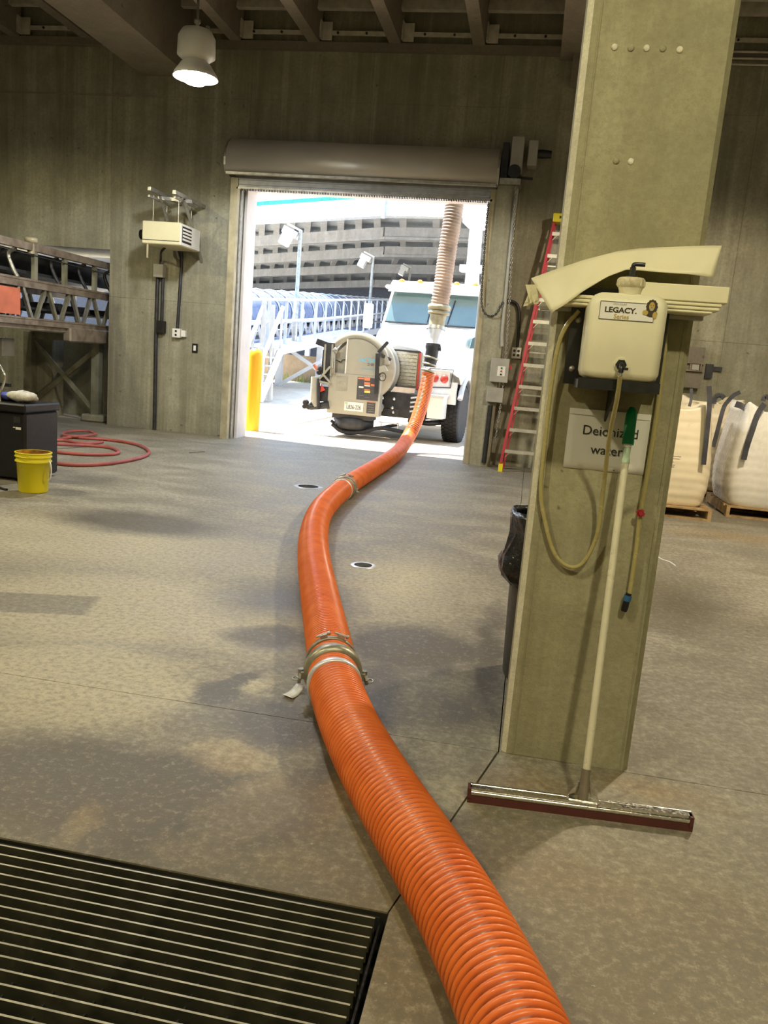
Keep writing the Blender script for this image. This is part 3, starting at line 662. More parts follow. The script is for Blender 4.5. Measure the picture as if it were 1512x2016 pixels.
# white tag on floor
tg = thing('paper_tag', 'small curled white paper tag lying on the floor beside the near coupling', 'tag', (*fl(577,1366)[:2],0))
pA, pB_, pC_, pD = fl(555,1371), fl(583,1354), fl(599,1360), fl(575,1379)
rows = []
for i in range(7):
    u = i/6; rows.append([ (pA.lerp(pB_, u)).lerp(pD.lerp(pC_, u), v/3)+V((0,0,.003+.012*(u-.4)**2*4)) for v in range(4)])
MB().grid(rows).build('tag_card', M['white'], tg, solid=.0012)
hole = pB_.lerp(pC_, .5).lerp(pA, .12); MB().lathe([(.0022,0),(.0022,.0015)], hole+V((0,0,.013)), 8).build('tag_eyelet', M['dark_steel'], tg)

# floor drain covers
for px, py, r, lab in ((607,958,.155,'round floor cleanout cover with a dark slotted centre behind the hose bend'), (715,1113,.088,'round silver perforated drain cover beside the hose')):
    p = fl(px, py); d = thing('floor_drain', lab, 'drain', (p.x, p.y, 0))
    MB().lathe([(r*.72,.0035),(r,.0035),(r*1.03,0)], p, 28, caps=False).build('rim', M['band'] if r < .1 else M['galv'], d)
    MB().lathe([(.001,.003),(r*.71,.003)], p, 28).build('cover', M['dark_steel'] if r > .1 else M['band'], d)
    for k in range(-3, 4):
        hw = math.sqrt(max(0, (r*.62)**2-(k*r*.17)**2)); B((p.x-hw, p.y+k*r*.17-r*.012, .0032), (p.x+hw, p.y+k*r*.17+r*.012, .0042)).build('slot', M['rust_steel'] if r > .1 else M['greybox'], d)

# ------------------------------------------------------------ squeegee
sqg = thing('floor_squeegee', 'long floor squeegee leaning on the column with green grip and metal blade holder', 'squeegee', (.32,2.6,0))
s0 = V((-.05,2.535,0)); s1 = V((.672,2.585,0)); sdv = (s1-s0).normalized(); nrm = V((sdv.y,-sdv.x,0))
mbq = MB()
for off, zz, h_ in ((0,.045,.016),(0,.028,.012)): pass
MB().bar(s0+V((0,.012,.046)), s1+V((0,.012,.046)), .032, .014).tube([s0+V((0,-.004,.036)), s1+V((0,-.004,.036))], .009, 10).tube([s0+V((0,.022,.05)), s1+V((0,.022,.05))], .007, 8).build('blade_holder', M['stainless'], sqg)
MB().bar(s0-sdv*.006+V((0,-.002,.016)), s1+sdv*.006+V((0,-.002,.016)), .014, .032).build('rubber_blade', M['darkred'], sqg)
for p in (s0, s1): MB().bar(p-sdv*.008+V((0,.006,.036)), p+sdv*.004+V((0,.006,.036)), .04, .034).build('end_cap', M['darkred'], sqg)
pb0 = s0.lerp(s1, .513)+V((0,.01,.05)); pt = at(1245,802,2.86)
pole_d = (pt-pb0)
MB().cbox(pb0+V((-.05,-.018,-.006)), pb0+V((.05,.018,.008)), .004).bar(pb0+V((-.045,0,0)), pb0+pole_d.normalized()*.07+V((-.008,0,0)), .006, .02).bar(pb0+V((.045,0,0)), pb0+pole_d.normalized()*.07+V((.008,0,0)), .006, .02).build('socket_bracket', M['stainless'], sqg)
MB().tube([pb0, pb0+pole_d*.08], .0165, 14).build('pole_socket', M['polegrey'], sqg)
MB().tube([pb0+pole_d*.075, pb0+pole_d*.86], .0125, 14).build('pole', M['pole'], sqg)
MB().tube([pb0+pole_d*.855, pb0+pole_d*.868, pb0+pole_d*.869, pb0+pole_d*.90], [.0135,.0135,.0115,.0125], 14).build('threaded_collar', M['palegreen'], sqg)
MB().tube([pb0+pole_d*.897, pb0+pole_d*.905], .0135, 14).build('white_ring', M['white'], sqg)
MB().tube([pb0+pole_d*t for t in (.904,.91,.93,.96,.98,.992,1.0)], [.0195,.020,.019,.019,.018,.015,.008], 16).build('grip', M['green'], sqg)
MB().lathe([(.005,0),(.005,.0012)], pb0+pole_d*.98+V((0,-.0155,0)), 10, (0,-1,.15)).build('hang_hole', M['black'], sqg)

# ------------------------------------------------------------ water tank on bracket, sheets, sign, tubes
TY = 2.60; tx0, tx1 = .147, .378; tz0, tz1 = 1.425, 1.685
tk = thing('water_tank', 'white plastic deionised water tank with cap and tap on the column', 'tank', (.26,2.7,1.43))
rows = []
def rrect(x0, x1, y0, y1, r, z, n=5):
    out = []
    for cx_, cy_, a0 in ((x1-r,y0+r,-PI/2),(x1-r,y1-r,0),(x0+r,y1-r,PI/2),(x0+r,y0+r,PI)):
        for k in range(n+1): a = a0+PI/2*k/n; out.append((cx_+r*math.cos(a), cy_+r*math.sin(a), z))
    return out
def shell(levels, mi=0):                       # levels: (inset, z)
    mb = MB(); rings = [rrect(tx0+i_, tx1-i_, TY+i_, 2.86-i_, max(.004, .03-i_*.3), z) for i_, z in levels]; n = len(rings[0])
    vs = sum(rings, [])
    fs = [tuple(range(n-1,-1,-1)), tuple(range((len(rings)-1)*n, len(rings)*n))]
    mb.add(vs, fs, mi, False); mb.add(vs, [(i*n+k, i*n+(k+1) % n, (i+1)*n+(k+1) % n, (i+1)*n+k) for i in range(len(rings)-1) for k in range(n)], mi, True); return mb
shell([(.02,tz0),(.006,tz0+.008),(0,tz0+.025),(0,tz1-.04),(.004,tz1-.022),(.014,tz1-.008),(.03,tz1)]).build('tank_body', M['tank'], tk)
nc = V((.264,2.655,tz1-.004))
MB().lathe([(.033,-.03),(.033,.012),(.036,.022),(.036,.026)], nc, 26).build('neck', M['tank_dirty'], tk)
MB().lathe([(.030,.020),(.040,.026),(.041,.048),(.036,.053),(.001,.054)], nc, 30).build('cap', M['tank_dirty'], tk)
for k in range(14):
    a = 2*PI*k/14; MB().bar(nc+V((.041*math.cos(a),.041*math.sin(a),.029)), nc+V((.041*math.cos(a),.041*math.sin(a),.046)), .003,.003).build('cap_rib', M['tank_dirty'], tk)
MB().lathe([(.017,.054),(.017,.060),(.009,.061),(.009,.085)], nc, 6, sm=False).tube(smooth_path([nc+V((0,0,.078)), nc+V((0,0,.090)), nc+V((.006,0,.094)), nc+V((.034,0,.094))], 5), [.0065]*16, 10).build('elbow_fitting', M['black'], tk)
tp = V((.262,TY,1.476)); tp = at(1222,718,TY)
MB().lathe([(.021,0),(.021,.004)], tp, 20, (0,-1,0)).build('tap_flange', M['tank'], tk)
MB().lathe([(.0165,.004),(.0165,.014)], tp, 6, (0,-1,0), sm=False).tube([tp+V((0,-.014,0)), tp+V((0,-.026,-.002)), tp+V((0,-.030,-.012)), tp+V((0,-.030,-.024))], .008, 12).box(tp+V((.002,-.034,-.016)), tp+V((.020,-.028,-.008))).build('tap', M['black'], tk)
MB().lathe([(.0055,-.016),(.0055,0)], tp+V((0,-.030,-.020)), 10).build('tap_nozzle', M['galv'], tk)
# label
lx0, lx1 = at(1182,600,TY).x, at(1290,600,TY).x; lz1, lz0 = at(1183,592,TY).z, at(1180,627,TY).z
LB = B((lx0,TY-.0012,lz0),(lx1,TY,lz1)).build('label', M['white'], tk)
fr = MB(); fy = TY-.002
for a, b in (((lx0,fy,lz0),(lx1,fy,lz0)),((lx0,fy,lz1),(lx1,fy,lz1)),((lx0,fy,lz0),(lx0,fy,lz1)),((lx1,fy,lz0),(lx1,fy,lz1))): fr.bar(a,b,.0012,.0012)
fr.build('border', M['ink'], LB)
lc = (lx0+lx1)/2-.018; lh = lz1-lz0
text('lettering', 'LEGACY.', .0215, M['lionbrown'], LB, (lc,TY-.0015,lz0+lh*.53), bold=.0007, sx=1.12)
text('lettering', 'DOUGLAS', .0085, M['greybox'], LB, (lc-.004,TY-.0015,lz0+lh*.88))
text('lettering', 'Series', .0185, M['gold'], LB, (lc+.004,TY-.0015,lz0+lh*.17), bold=.0004)
em = at(1283,607,TY); ey = TY-.0025
fig = MB()
def disc(mb, x, z, rx, rz, y, mi, n=18, jag=0):
    pts = [(x+rx*(1+jag*(i % 2))*math.cos(2*PI*i/n), y, z+rz*(1+jag*(i % 2))*math.sin(2*PI*i/n)) for i in range(n)]
    mb.add(pts, [tuple(range(n))], mi)
disc(fig, em.x, em.z+.004, .0175, .022, ey, 0, 24, -.1); disc(fig, em.x+.001, em.z-.016, .017, .010, ey-.0001, 0)
disc(fig, em.x, em.z+.005, .0085, .013, ey-.0003, 1); disc(fig, em.x, em.z-.002, .0060, .0050, ey-.0006, 2)
disc(fig, em.x-.0035, em.z+.008, .0016, .0011, ey-.0008, 0, 8); disc(fig, em.x+.0035, em.z+.008, .0016, .0011, ey-.0008, 0, 8); disc(fig, em.x, em.z+.001, .002, .0014, ey-.0009, 0, 8)
disc(fig, em.x-.017, em.z-.014, .0085, .0075, ey-.0004, 1); disc(fig, em.x+.011, em.z-.020, .0065, .010, ey-.0004, 1)
fig.build('lion_emblem', [M['lionbrown'], M['gold'], M['tan']], tk)
# bracket
bk = thing('tank_bracket', 'black steel shelf bracket carrying the white tank on the column', 'bracket', (.26,2.85,1.42))
B((.105,2.868,1.40),(.42,2.905,1.72)).build('back_plate', M['black'], bk); B((.105,2.905,1.45),(.42,2.93,1.70)).build('mount_block', M['black'], bk)
B((.140,2.615,1.393),(.385,2.9,1.42)).build('shelf', M['black'], bk)
B((.140,2.610,1.393),(.385,2.615,1.425)).build('shelf_lip', M['black'], bk)
MB().prism([(.262,2.66,1.392),(.262,2.93,1.392),(.262,2.93,1.28)], (.006,0,0)).build('gusset', M['black'], bk)
for p in (at(1139,630,2.868), at(1126,726,2.868)): MB().lathe([(.011,0),(.009,.006),(0,.008)], p, 12, (0,-1,0)).build('bolt', M['galv'], bk)
# sign
sg = thing('paper_sign', 'white paper sign lettered Deionized water taped to the column', 'sign', (.283,CY-.002,1.21))
gx0, gx1, gz0, gz1 = .142, .417, 1.108, 1.318
rr = [[(gx0+(gx1-gx0)*i/10, CY-.002-.0012*math.sin(i*1.3+j), gz0+(gz1-gz0)*j/8) for i in range(11)] for j in range(9)]
MB().grid(rr).build('sheet', M['paper'], sg, solid=.0005)
gc = at(1204,848,CY); text('lettering', 'Deionized', .0465, M['ink'], sg, (at(1146,848,CY).x,CY-.0045,gz0+.137), align='LEFT')
text('lettering', 'water', .0465, M['ink'], sg, (at(1163,880,CY).x,CY-.0045,gz0+.072), align='LEFT')
MB().lathe([(.0018,0),(.0018,.001)], (gx0+.175,CY-.004,gz0+.006), 8, (0,-1,0)).build('speck', M['ink'], sg)
tag(B((gx0+.002,CY-.0052,gz1-.02),(gx1-.002,CY-.0046,gz1)).build('clear_tape', M['paper'], sg), None)
# tubes
tb = thing('drain_tube', 'yellowed clear tube looping down from the tank tap and back up', 'tube', (tp.x,2.8,.8))
pts = [tp+V((0,-.030,-.034)), at(1214,790,2.62), at(1200,860,2.72), at(1188,960,2.84), at(1176,1050,2.88), at(1150,1105,2.895), at(1122,1116,2.90), at(1092,1090,2.905), at(1074,1030,2.905), at(1065,965,2.905), at(1074,860,2.905), at(1084,770,2.90), at(1097,690,2.88), at(1113,645,2.86), at(1140,612,2.86)]
MB().tube(smooth_path(pts, 8), .0074, 12).build('tube_body', M['tubing'], tb)
tb2 = thing('nozzle_tube', 'yellowed tube hanging from the sheets to a blue tipped nozzle', 'tube', (.42,2.88,.7))
pts = [(.40,2.90,1.66), at(1309,680,2.905), at(1300,760,2.905), at(1288,850,2.905), at(1275,930,2.905), at(1261,1010,2.905), at(1253,1080,2.905), at(1241,1160,2.905), at(1238,1172,2.905)]
MB().tube(smooth_path(pts, 6), .0085, 10).build('tube_body', M['tubing'], tb2)
n0, n1 = at(1238,1168,2.90), at(1228,1203,2.90); nd = n1-n0
MB().tube([n0, n0+nd*.12], .010, 14).tube([n0+nd*.40, n0+nd*.8, n1], [.0115,.0125,.0105], 14).build('nozzle', M['black'], tb2)
MB().tube([n0+nd*.12, n0+nd*.42], .0135, 14).build('nozzle_band', M['blue'], tb2)
vv = at(1261,1010,2.885)
MB().lathe([(.007,-.004),(.012,0),(.007,.008)], vv, 12, (0,-1,0)).bar(vv+V((-.014,0,.006)), vv+V((.014,0,-.006)), .006,.012).bar(vv+V((-.008,0,-.012)), vv+V((.008,0,.012)), .006,.010).build('red_clamp', M['red'], tb2)
# folded sheets and draped sheet
fs_ = thing('folded_sheets', 'stack of folded cream plastic sheets lying on the shelf behind the tank', 'sheets', (.45,2.86,1.66))
B((.0,2.885,1.640),(.53,2.93,1.652)).build('shelf_board', M['greybox'], fs_)
zc = 1.653
for k, (h_, x0_, x1_) in enumerate(((.010,.03,.535),(.012,.03,.555),(.012,.05,.56),(.052,.27,.575))):
    MB().cbox((x0_,2.775-.003*k,zc),(x1_,2.925,zc+h_-.001),.003).build('folded_sheet', M['sheet'], fs_); zc += h_
ds = thing('draped_sheet', 'loose cream plastic sheet draped across the top of the folded stack', 'sheet', (.26,2.7,1.76))
topc = [(1046,548),(1090,532),(1150,512),(1215,495),(1262,489),(1330,486),(1395,484),(1421,484)]
botc = [(1085,616),(1112,600),(1150,572),(1195,545),(1235,530),(1300,536),(1360,540),(1404,547)]
def lerp_list(L, u): 
    f = u*(len(L)-1); i = min(len(L)-2, int(f)); t = f-i; return (L[i][0]*(1-t)+L[i+1][0]*t, L[i][1]*(1-t)+L[i+1][1]*t)
rows = []
for i in range(33):
    u = i/32; a = lerp_list(topc, u); b = lerp_list(botc, u); row = []
    for j in range(9):
        v = j/8; px = a[0]*(1-v)+b[0]*v; py = a[1]*(1-v)+b[1]*v
        Y = 2.80-.05*v+.03*(.5-abs(u-.5))*(1-v) + .006*math.sin(u*17+v*3)
        row.append(at(px, py, Y))
    rows.append(row)
MB().grid(rows).build('sheet_face', M['sheet'], ds, solid=.0015)
back = []
for i in range(33):
    p = rows[i][0]; back.append([p+V((0,y_*.15,.010*math.sin(y_*PI)-.02*y_)) for y_ in (0,.3,.6,1)])
MB().grid(back).build('sheet_fold', M['sheet'], ds, solid=.0015)
cr_ = thing('crumpled_film', 'crumpled end of clear film sticking out beside the draped sheet', 'film', (0,2.75,1.66))
mb = MB()
for k in range(6):
    a = at(1038+random.uniform(-4,10), 560+random.uniform(0,14), 2.78); b = at(1032+random.uniform(-2,22), 590+random.uniform(0,16), 2.76); c_ = at(1060, 580+6*k*.6, 2.80); d_ = at(1065, 560, 2.8)
    mb.add([a,b,c_,d_], [(0,1,2,3)])
mb.build('film_fold', M['sheet'], cr_, solid=.001)

# ------------------------------------------------------------ bin behind column
bn = thing('trash_bin', 'round trash bin with a glossy black liner standing behind the column', 'bin', (.27,3.78,0))
MB().lathe([(.225,0),(.235,.02),(.245,.35),(.25,.70),(.255,.74)], (.250,3.78,0), 30).build('bin_body', M['bin'], bn)
seg = 48; rows = []
for z, r, am in ((.78,.245,.004),(.80,.262,.006),(.775,.272,.008),(.70,.262,.010),(.60,.285,.018),(.54,.300,.024),(.49,.285,.02),(.455,.245,.012)):
    rows.append([(.250+(r+am*math.sin(a*9+z*23)+am*.6*math.sin(a*17+z*41))*math.cos(a), 3.78+(r+am*math.sin(a*9+z*23)+am*.6*math.sin(a*17+z*41))*math.sin(a), z+.006*math.sin(a*7)) for a in [2*PI*k/seg for k in range(seg+1)]])
MB().grid(rows).build('liner', M['binbag'], bn, solid=.002)

# ------------------------------------------------------------ bucket
bp = V((-4.72,6.75,0)); bp = fl(46,972)+V((0,.15,0)); bp.z = 0
bu = thing('bucket', 'yellow plastic bucket with stained rim and wire handle beside the black chest', 'bucket', (bp.x,bp.y,0))
R0, R1, BH = .122, .150, .36
MB().lathe([(.001,.001),(R0,0),(R0+.003,.01),(R1-.008,BH*.76),(R1+.006,BH*.765),(R1+.006,BH*.79),(R1-.004,BH*.80),(R1-.002,BH*.88),(R1+.008,BH*.885),(R1+.008,BH*.905),(R1,BH*.91),(R1+.003,BH*.98),(R1+.01,BH*.985),(R1+.008,BH),(R1-.006,BH)], bp, 36, caps=False).build('bucket_body', M['yellow'], bu)
MB().lathe([(R1-.006,BH-.001),(R1-.014,BH*.7),(R0-.004,.03),(.001,.03)], bp, 36, caps=False).build('stained_inside', M['bucket_in'], bu)
tag(bu.children[-1], 'brown stained inside')
MB().tube(smooth_path([bp+V((.155,.0,.29)), bp+V((.19,-.03,.26)), bp+V((.205,-.05,.19)), bp+V((.185,-.04,.13)), bp+V((.16,-.03,.12))], 6), .006, 8).build('handle', M['white'], bu)
lb = MB(); 
for i in range(8):
    a0, a1 = PI*1.02+i*.07, PI*1.02+(i+1)*.07
    f = lambda a, z: (bp.x+(R0+.004+(R1-R0-.008)*z/(.76*BH))*math.cos(a), bp.y+(R0+.004+(R1-R0-.008)*z/(.76*BH))*math.sin(a), z)
    lb.add([f(a0,.05),f(a1,.05),f(a1,.25),f(a0,.25)], [(0,1,2,3)])
lb.build('label', M['decal_yellow'], bu); tag(bu.children[-1], 'worn pale label')

# ------------------------------------------------------------ black chest with things on it
ch = thing('tool_chest', 'black plastic tool chest beside the yellow bucket at the room edge', 'chest', (-5.0,7.2,0))
cx1 = at(50,880,6.95).x
MB().cbox((-5.65,6.95,.03),(cx1,7.50,.66),.02).build('chest_body', M['black'], ch)
MB().cbox((-5.67,6.93,.66),(cx1+.01,7.52,.74),.015).build('lid', M['black'], ch)
MB().box((cx1-.12,6.945,.56),(cx1-.05,6.952,.62)).build('latch_recess', M['rubber'], ch)
text('lettering', '- 3010', .035, M['white'], ch, (cx1-.085,6.944,.51)) if False else MB().box((cx1-.125,6.945,.515),(cx1-.105,6.949,.522)).box((cx1-.098,6.945,.50),(cx1-.045,6.949,.522)).build('badge', M['white'], ch)
for x in (-5.5, cx1-.15): MB().lathe([(.05,-.02),(.05,.02)], (x,7.05,.05), 16, (1,0,0)).build('wheel', M['rubber'], ch)
MB().tube(smooth_path([at(2,795,7.1), at(0,775,7.1), at(8,752,7.1), at(8,735,7.1), at(-4,715,7.1), at(-12,700,7.1)], 6), .012, 8).build('chrome_handle', M['stainless'], ch); tag(ch.children[-1], 'bent chrome push handle')
def blob(name, c_, rad, mat, label, cat, seed, grp=None):
    rnd = random.Random(seed); mb = MB(); n, m_ = 9, 16; rows = []
    ph = [rnd.uniform(0,6) for _ in range(6)]
    for i in range(n+1):
        th = PI*i/n; row = []
        for j in range(m_+1):
            a = 2*PI*(j % m_)/m_; k_ = 1+.12*math.sin(3*a+ph[0]+th*2)+.08*math.sin(5*a+ph[1]-th*3)
            row.append((c_[0]+rad[0]*k_*math.sin(th)*math.cos(a), c_[1]+rad[1]*k_*math.sin(th)*math.sin(a), max(c_[2]-rad[2]*.9, c_[2]+rad[2]*k_*math.cos(th))))
        rows.append(row)
    o = mb.grid(rows).build(name, mat); tag(o, label, cat, grp); return o
blob('rag', (-4.78,7.15,.795), (.15,.12,.055), M['rag'], 'crumpled off white rag on the lid of the black chest', 'rag', 1)
blob('cloth', (-5.0,7.22,.78), (.12,.12,.04), M['ragblue'], 'blue cloth bunched beside the white rag on the chest', 'cloth', 2)
tag(MB().tube([at(5,785,7.3), at(55,797,7.25)], .032, 12).build('foam_tube', M['greybox']), 'grey foam tube lying behind the rag on the chest', 'tube')
tag(MB().tube(smooth_path([fl(-10,958)+V((0,0,.01)), fl(5,964)+V((0,0,.01)), fl(14,966)+V((0,0,.01))], 4), .01, 6).build('black_cable', M['rubber']), 'short black cable on the floor by the bucket', 'cable')

# ------------------------------------------------------------ red hoses on floor
def fhose(name, px, r, label, lift=()):
    pts = [fl(x_, y_, r)+V((0,0,(lift[i] if i < len(lift) else 0))) for i, (x_, y_) in enumerate(px)]
    o = MB().tube(smooth_path(pts, 8), r, 10).build(name, M['redhose']); return tag(o, label, 'hose', 'red washdown hoses')
fhose('washdown_hose', [(30,853),(60,854),(92,860),(108,866),(140,861),(170,863),(205,865),(245,870),(275,877),(293,888),(285,898),(250,907),(200,914),(140,915),(95,910),(60,906),(20,900)], .021, 'outer dull red hose making the widest loop on the floor')
fhose('washdown_hose', [(20,892),(50,888),(72,880),(90,879),(130,880),(170,877),(215,881),(234,889),(222,894),(180,895),(130,892),(90,888),(60,894),(30,900)], .021, 'pinkish red hose in a smaller loop nearest the black chest', [0,0,.0,.03,.03])
fhose('washdown_hose', [(188,857),(178,852),(150,851),(128,854),(125,859),(150,862),(175,860),(190,857)], .019, 'small red hose ring lying farthest back on the floor', [.02]*9)
fhose('washdown_hose', [(92,862),(98,867),(125,867),(150,871),(180,873),(202,870)], .019, 'short red hose end crossing under the outer loop', [0]*6)
sk = thing('floor_stick', 'thin dark stick lying on the floor before the doorway', 'stick', (*fl(388,891)[:2],0)); MB().bar(fl(373,892)+V((0,0,.006)), fl(402,890)+V((0,0,.006)), .012,.01).build('stick_body', M['rust_steel'], sk)
sk = thing('white_strip', 'thin white strip lying on the floor beyond the column', 'strip', (*fl(1310,1105)[:2],0)); MB().tube(smooth_path([fl(1294,1096,.003), fl(1305,1102,.003), fl(1318,1106,.003), fl(1330,1114,.003)], 4), .005, 6).build('strip_body', M['white'], sk)

# ------------------------------------------------------------ bulk bags on pallets
def pallet(t, x0, x1, y0, y1):
    for k in range(3):
        y = y0+.05+(y1-y0-.1)*k/2
        MB().box((x0,y-.05,0),(x1,y+.05,.02)).build('bottom_board', M['wood'], t)
    for k in range(3):
        x = x0+.02+(x1-x0-.04)*k/2
        MB().box((x-.02,y0,.02),(x+.02,y1,.11)).build('stringer', M['wood'], t)
    for k in range(7):
        y = y0+.045+(y1-y0-.09)*k/6
        MB().box((x0,y-.045,.11),(x1,y+.045,.13)).build('deck_board', M['wood'], t)
def bulkbag(name, x0, x1, y0, y1, z0, z1, mat, label, seed, wr=.010):
    t = thing(name, label, 'bulk bag', ((x0+x1)/2,(y0+y1)/2,z0), 'bulk bags on pallets')
    rnd = random.Random(seed); rows = []; N = 96
    cx_, cy_ = (x0+x1)/2, (y0+y1)/2; hx, hy = (x1-x0)/2, (y1-y0)/2
    lv = 84
    for i in range(lv+1):
        v = i/lv; z = z0+(z1-z0)*v; row = []
        bul = .90+.10*math.sin(PI*min(1, v*1.15)**.7) - (.04*max(0, v-.85)/.15)
        for j in range(N+1):
            a = 2*PI*(j % N)/N; ca, sa = math.cos(a), math.sin(a); e = .30
            X = math.copysign(abs(ca)**e, ca)*hx*bul; Yv = math.copysign(abs(sa)**e, sa)*hy*bul
            wv = wr*(math.sin(z*70+3*math.sin(a*2+seed)+a)*.5+math.sin(z*38-a*2+seed)*.5)*(1-v*.6)
            crn = (abs(ca*sa)*2)**2
            dz = .09*crn*max(0, (v-.8)/.2)+.015*math.sin(a*5+seed)*max(0,(v-.8)/.2)
            k_ = 1+wv/hx; row.append((cx_+X*k_, cy_+Yv*k_, z+dz))
        rows.append(row)
    for f, dz in ((.8,-.01),(.5,-.05),(.2,-.06),(.001,-.06)):
        row = []
        for j in range(N+1):
            x_, y_, z_ = rows[lv][j]; row.append((cx_+(x_-cx_)*f, cy_+(y_-cy_)*f, z_*f+(z1)*(1-f)+dz+.02*math.sin(j*.7)*f))
        rows.append(row)
    MB().grid(rows).build('bag_body', mat, t)
    return t
pl1 = thing('pallet', 'pale wooden pallet under the cream bag nearest the column', 'pallet', (1.5,9.6,0)); pallet(pl1, .98, 2.06, 9.1, 10.2)
b1_ = bulkbag('bulk_bag', 1.00, 2.02, 9.12, 10.15, .132, 1.17, M['bulkbag'], 'square cream bulk bag on the pallet nearest the column', 1, .0035)
lines = MB()
for k, (z, w_) in enumerate(((.66,.16),(.62,.06),(.60,.09),(.565,.11))): lines.box((1.50,9.105,z),(1.50+w_,9.108,z+.010))
lines.build('printed_lines', M['greybox'], b1_)
pl2 = thing('pallet', 'second wooden pallet under the white wrapped bag at the frame edge', 'pallet', (2.9,10.2,0)); pallet(pl2, 2.32, 3.4, 9.6, 10.7)
b2_ = bulkbag('bulk_bag', 2.30, 3.38, 9.58, 10.68, .132, 1.20, M['wrap'], 'rounded white wrapped bulk bag beside the cream bag', 2, .0025)
pl3 = thing('pallet', 'wooden pallet under the rear bag against the back wall', 'pallet', (2.2,11.6,0)); pallet(pl3, 1.8, 2.8, 11.0, 12.0)
b3_ = bulkbag('bulk_bag', 1.82, 2.80, 11.02, 12.0, .132, 1.22, M['bulkbag'], 'rear bulk bag half hidden between the two front bags', 3)
def strap(t, pts, w_=.05, nm='lifting_strap'):
    pa = smooth_path(pts, 6); mb = MB()
    for a, b in zip(pa, pa[1:]): mb.bar(a, b, w_, .008, upv=(0,1,0))
    return mb.build(nm, M['strap'], t)
strap(b1_, [at(1396,700+60,9.09), at(1397,790,9.09), at(1394,830,9.08), at(1390,870,9.07), at(1385,915,9.07)])
strap(b1_, [at(1361,765,9.3), at(1361,785,9.28), at(1357,800,9.25)], .03)
strap(b2_, [at(1457,772,9.75), at(1445,778,9.72), at(1433,790,9.66), at(1424,805,9.6), at(1412,850,9.56), at(1404,880,9.56)], .045)
strap(b2_, [at(1448,795,9.8), at(1462,800,9.8), at(1474,808,9.75), at(1480,812,9.72)], .07)
strap(b2_, [at(1505,795,9.62), at(1492,815,9.55), at(1480,850,9.52), at(1470,880,9.52), at(1464,905,9.53)], .06)
strap(b2_, [at(1502,790,10.2), at(1506,780,10.2), at(1514,784,10.2)], .05)
strap(b3_, [at(1405,795,11.0), at(1408,782,11.0), at(1418,778,11.0), at(1426,784,11.0)], .06)

# concrete stop block with clamp on the right wall
cbk = thing('bulkhead_block', 'stepped concrete block with steel clamp on the wall beyond the column', 'block', (2.0,YW-.1,1.4))
pr = MB(); z_a, z_b, z_c = at(1365,600,YW).z, at(1357,683,YW).z, at(1344,762,YW).z
B((1.4,YW-.10,z_b),(at(1358,640,YW).x,YW,z_a+.5)).build('upper_block', M['joist'], cbk)
B((1.4,YW-.16,z_c),(at(1380,720,YW).x,YW,z_b)).build('lower_block', M['ceil'], cbk)
kx, kz = at(1362,722,YW-.2).x, at(1362,722,YW-.2).z
MB().box((kx-.12,YW-.22,kz-.06),(kx+.16,YW-.16,kz-.045)).box((kx-.12,YW-.22,kz+.045),(kx+.16,YW-.16,kz+.06)).box((kx-.03,YW-.22,kz-.05),(kx-.01,YW-.16,kz+.05)).box((kx+.11,YW-.22,kz-.05),(kx+.13,YW-.16,kz+.05)).build('clamp_frame', M['rust_steel'], cbk)
MB().box((kx+.0,YW-.2,kz-.04),(kx+.1,YW-.16,kz+.04)).build('clamp_plate', M['greybox'], cbk)
MB().box((kx+.22,YW-.06,kz-.14),(kx+.32,YW,kz+.06)).box((kx+.30,YW-.05,kz-.03),(kx+.44,YW,kz+.03)).build('latch_recess', M['dark_steel'], cbk)

# ------------------------------------------------------------ conveyor inside (runs through the opening)
cv = thing('belt_conveyor', 'rusty steel truss belt conveyor passing out through the wall opening', 'conveyor', (-7.5,11,0))
CXr, CXl = -6.98, -8.1; Y0, Y1 = 8.2, 13.6
for x in (CXr, CXl):
    MB().box((x-.05,Y0,2.00),(x+.05,Y1,2.11)).box((x-.06,Y0,2.09),(x+.06,Y1,2.12)).build('upper_chord', M['rust_steel'], cv)
    MB().box((x-.05,Y0,1.50),(x+.05,Y1,1.58)).box((x-.10,Y0,1.575),(x+.06,Y1,1.60)).build('lower_chord', M['rust_steel'], cv)
    MB().box((x-.04,Y0,2.50),(x+.04,Y1,2.60)).build('side_rail', M['rust_steel'], cv)
    k = 0; y = Y0+.05
    while y < Y1-.3:
        MB().bar((x,y,1.58),(x,y+.22,2.02),.05,.045,upv=(1,0,0)).build('truss_web', M['frame_green'] if k % 3 else M['galv'], cv)
        MB().bar((x,y+.30,2.02),(x,y+.52,1.58),.05,.045,upv=(1,0,0)).build('truss_web', M['galv'] if k % 2 else M['frame_green'], cv)
        y += .62; k += 1
    for y in (8.9, 9.8, 10.7, 11.45, 12.3, 13.0):
        MB().bar((x,y,2.1),(x,y,2.52),.08 if x == CXr else .06,.05,upv=(1,0,0)).build('rail_post', M['frame_green'], cv)
B((CXl,Y0,2.20),(CXr-.15,Y1,2.24)).build('belt', M['belt'], cv)
rows = [[(CXl+.05+(CXr-CXl-.25)*j/8, y, 2.50-.32*math.sin(PI*j/8)) for j in range(9)] for y in (Y0,Y1)]
MB().grid(rows).build('carry_belt', M['belt'], cv, solid=.02)
for y in (8.6, 9.6, 10.35, 11.35, 12.1, 12.9):
    MB().tube(smooth_path([(CXr-.02,y,2.12),(CXr-.10,y,2.25),(CXr-.16,y,2.42),(CXr-.05,y,2.50)], 5), .028, 8).build('idler_frame', M['galv'] if y in (9.6, 10.35) else M['dark_steel'], cv)
    MB().tube([(CXl+.1,y+.1,1.78),(CXr-.05,y+.1,1.78)], .07, 12).build('return_roller', M['dark_steel'], cv)
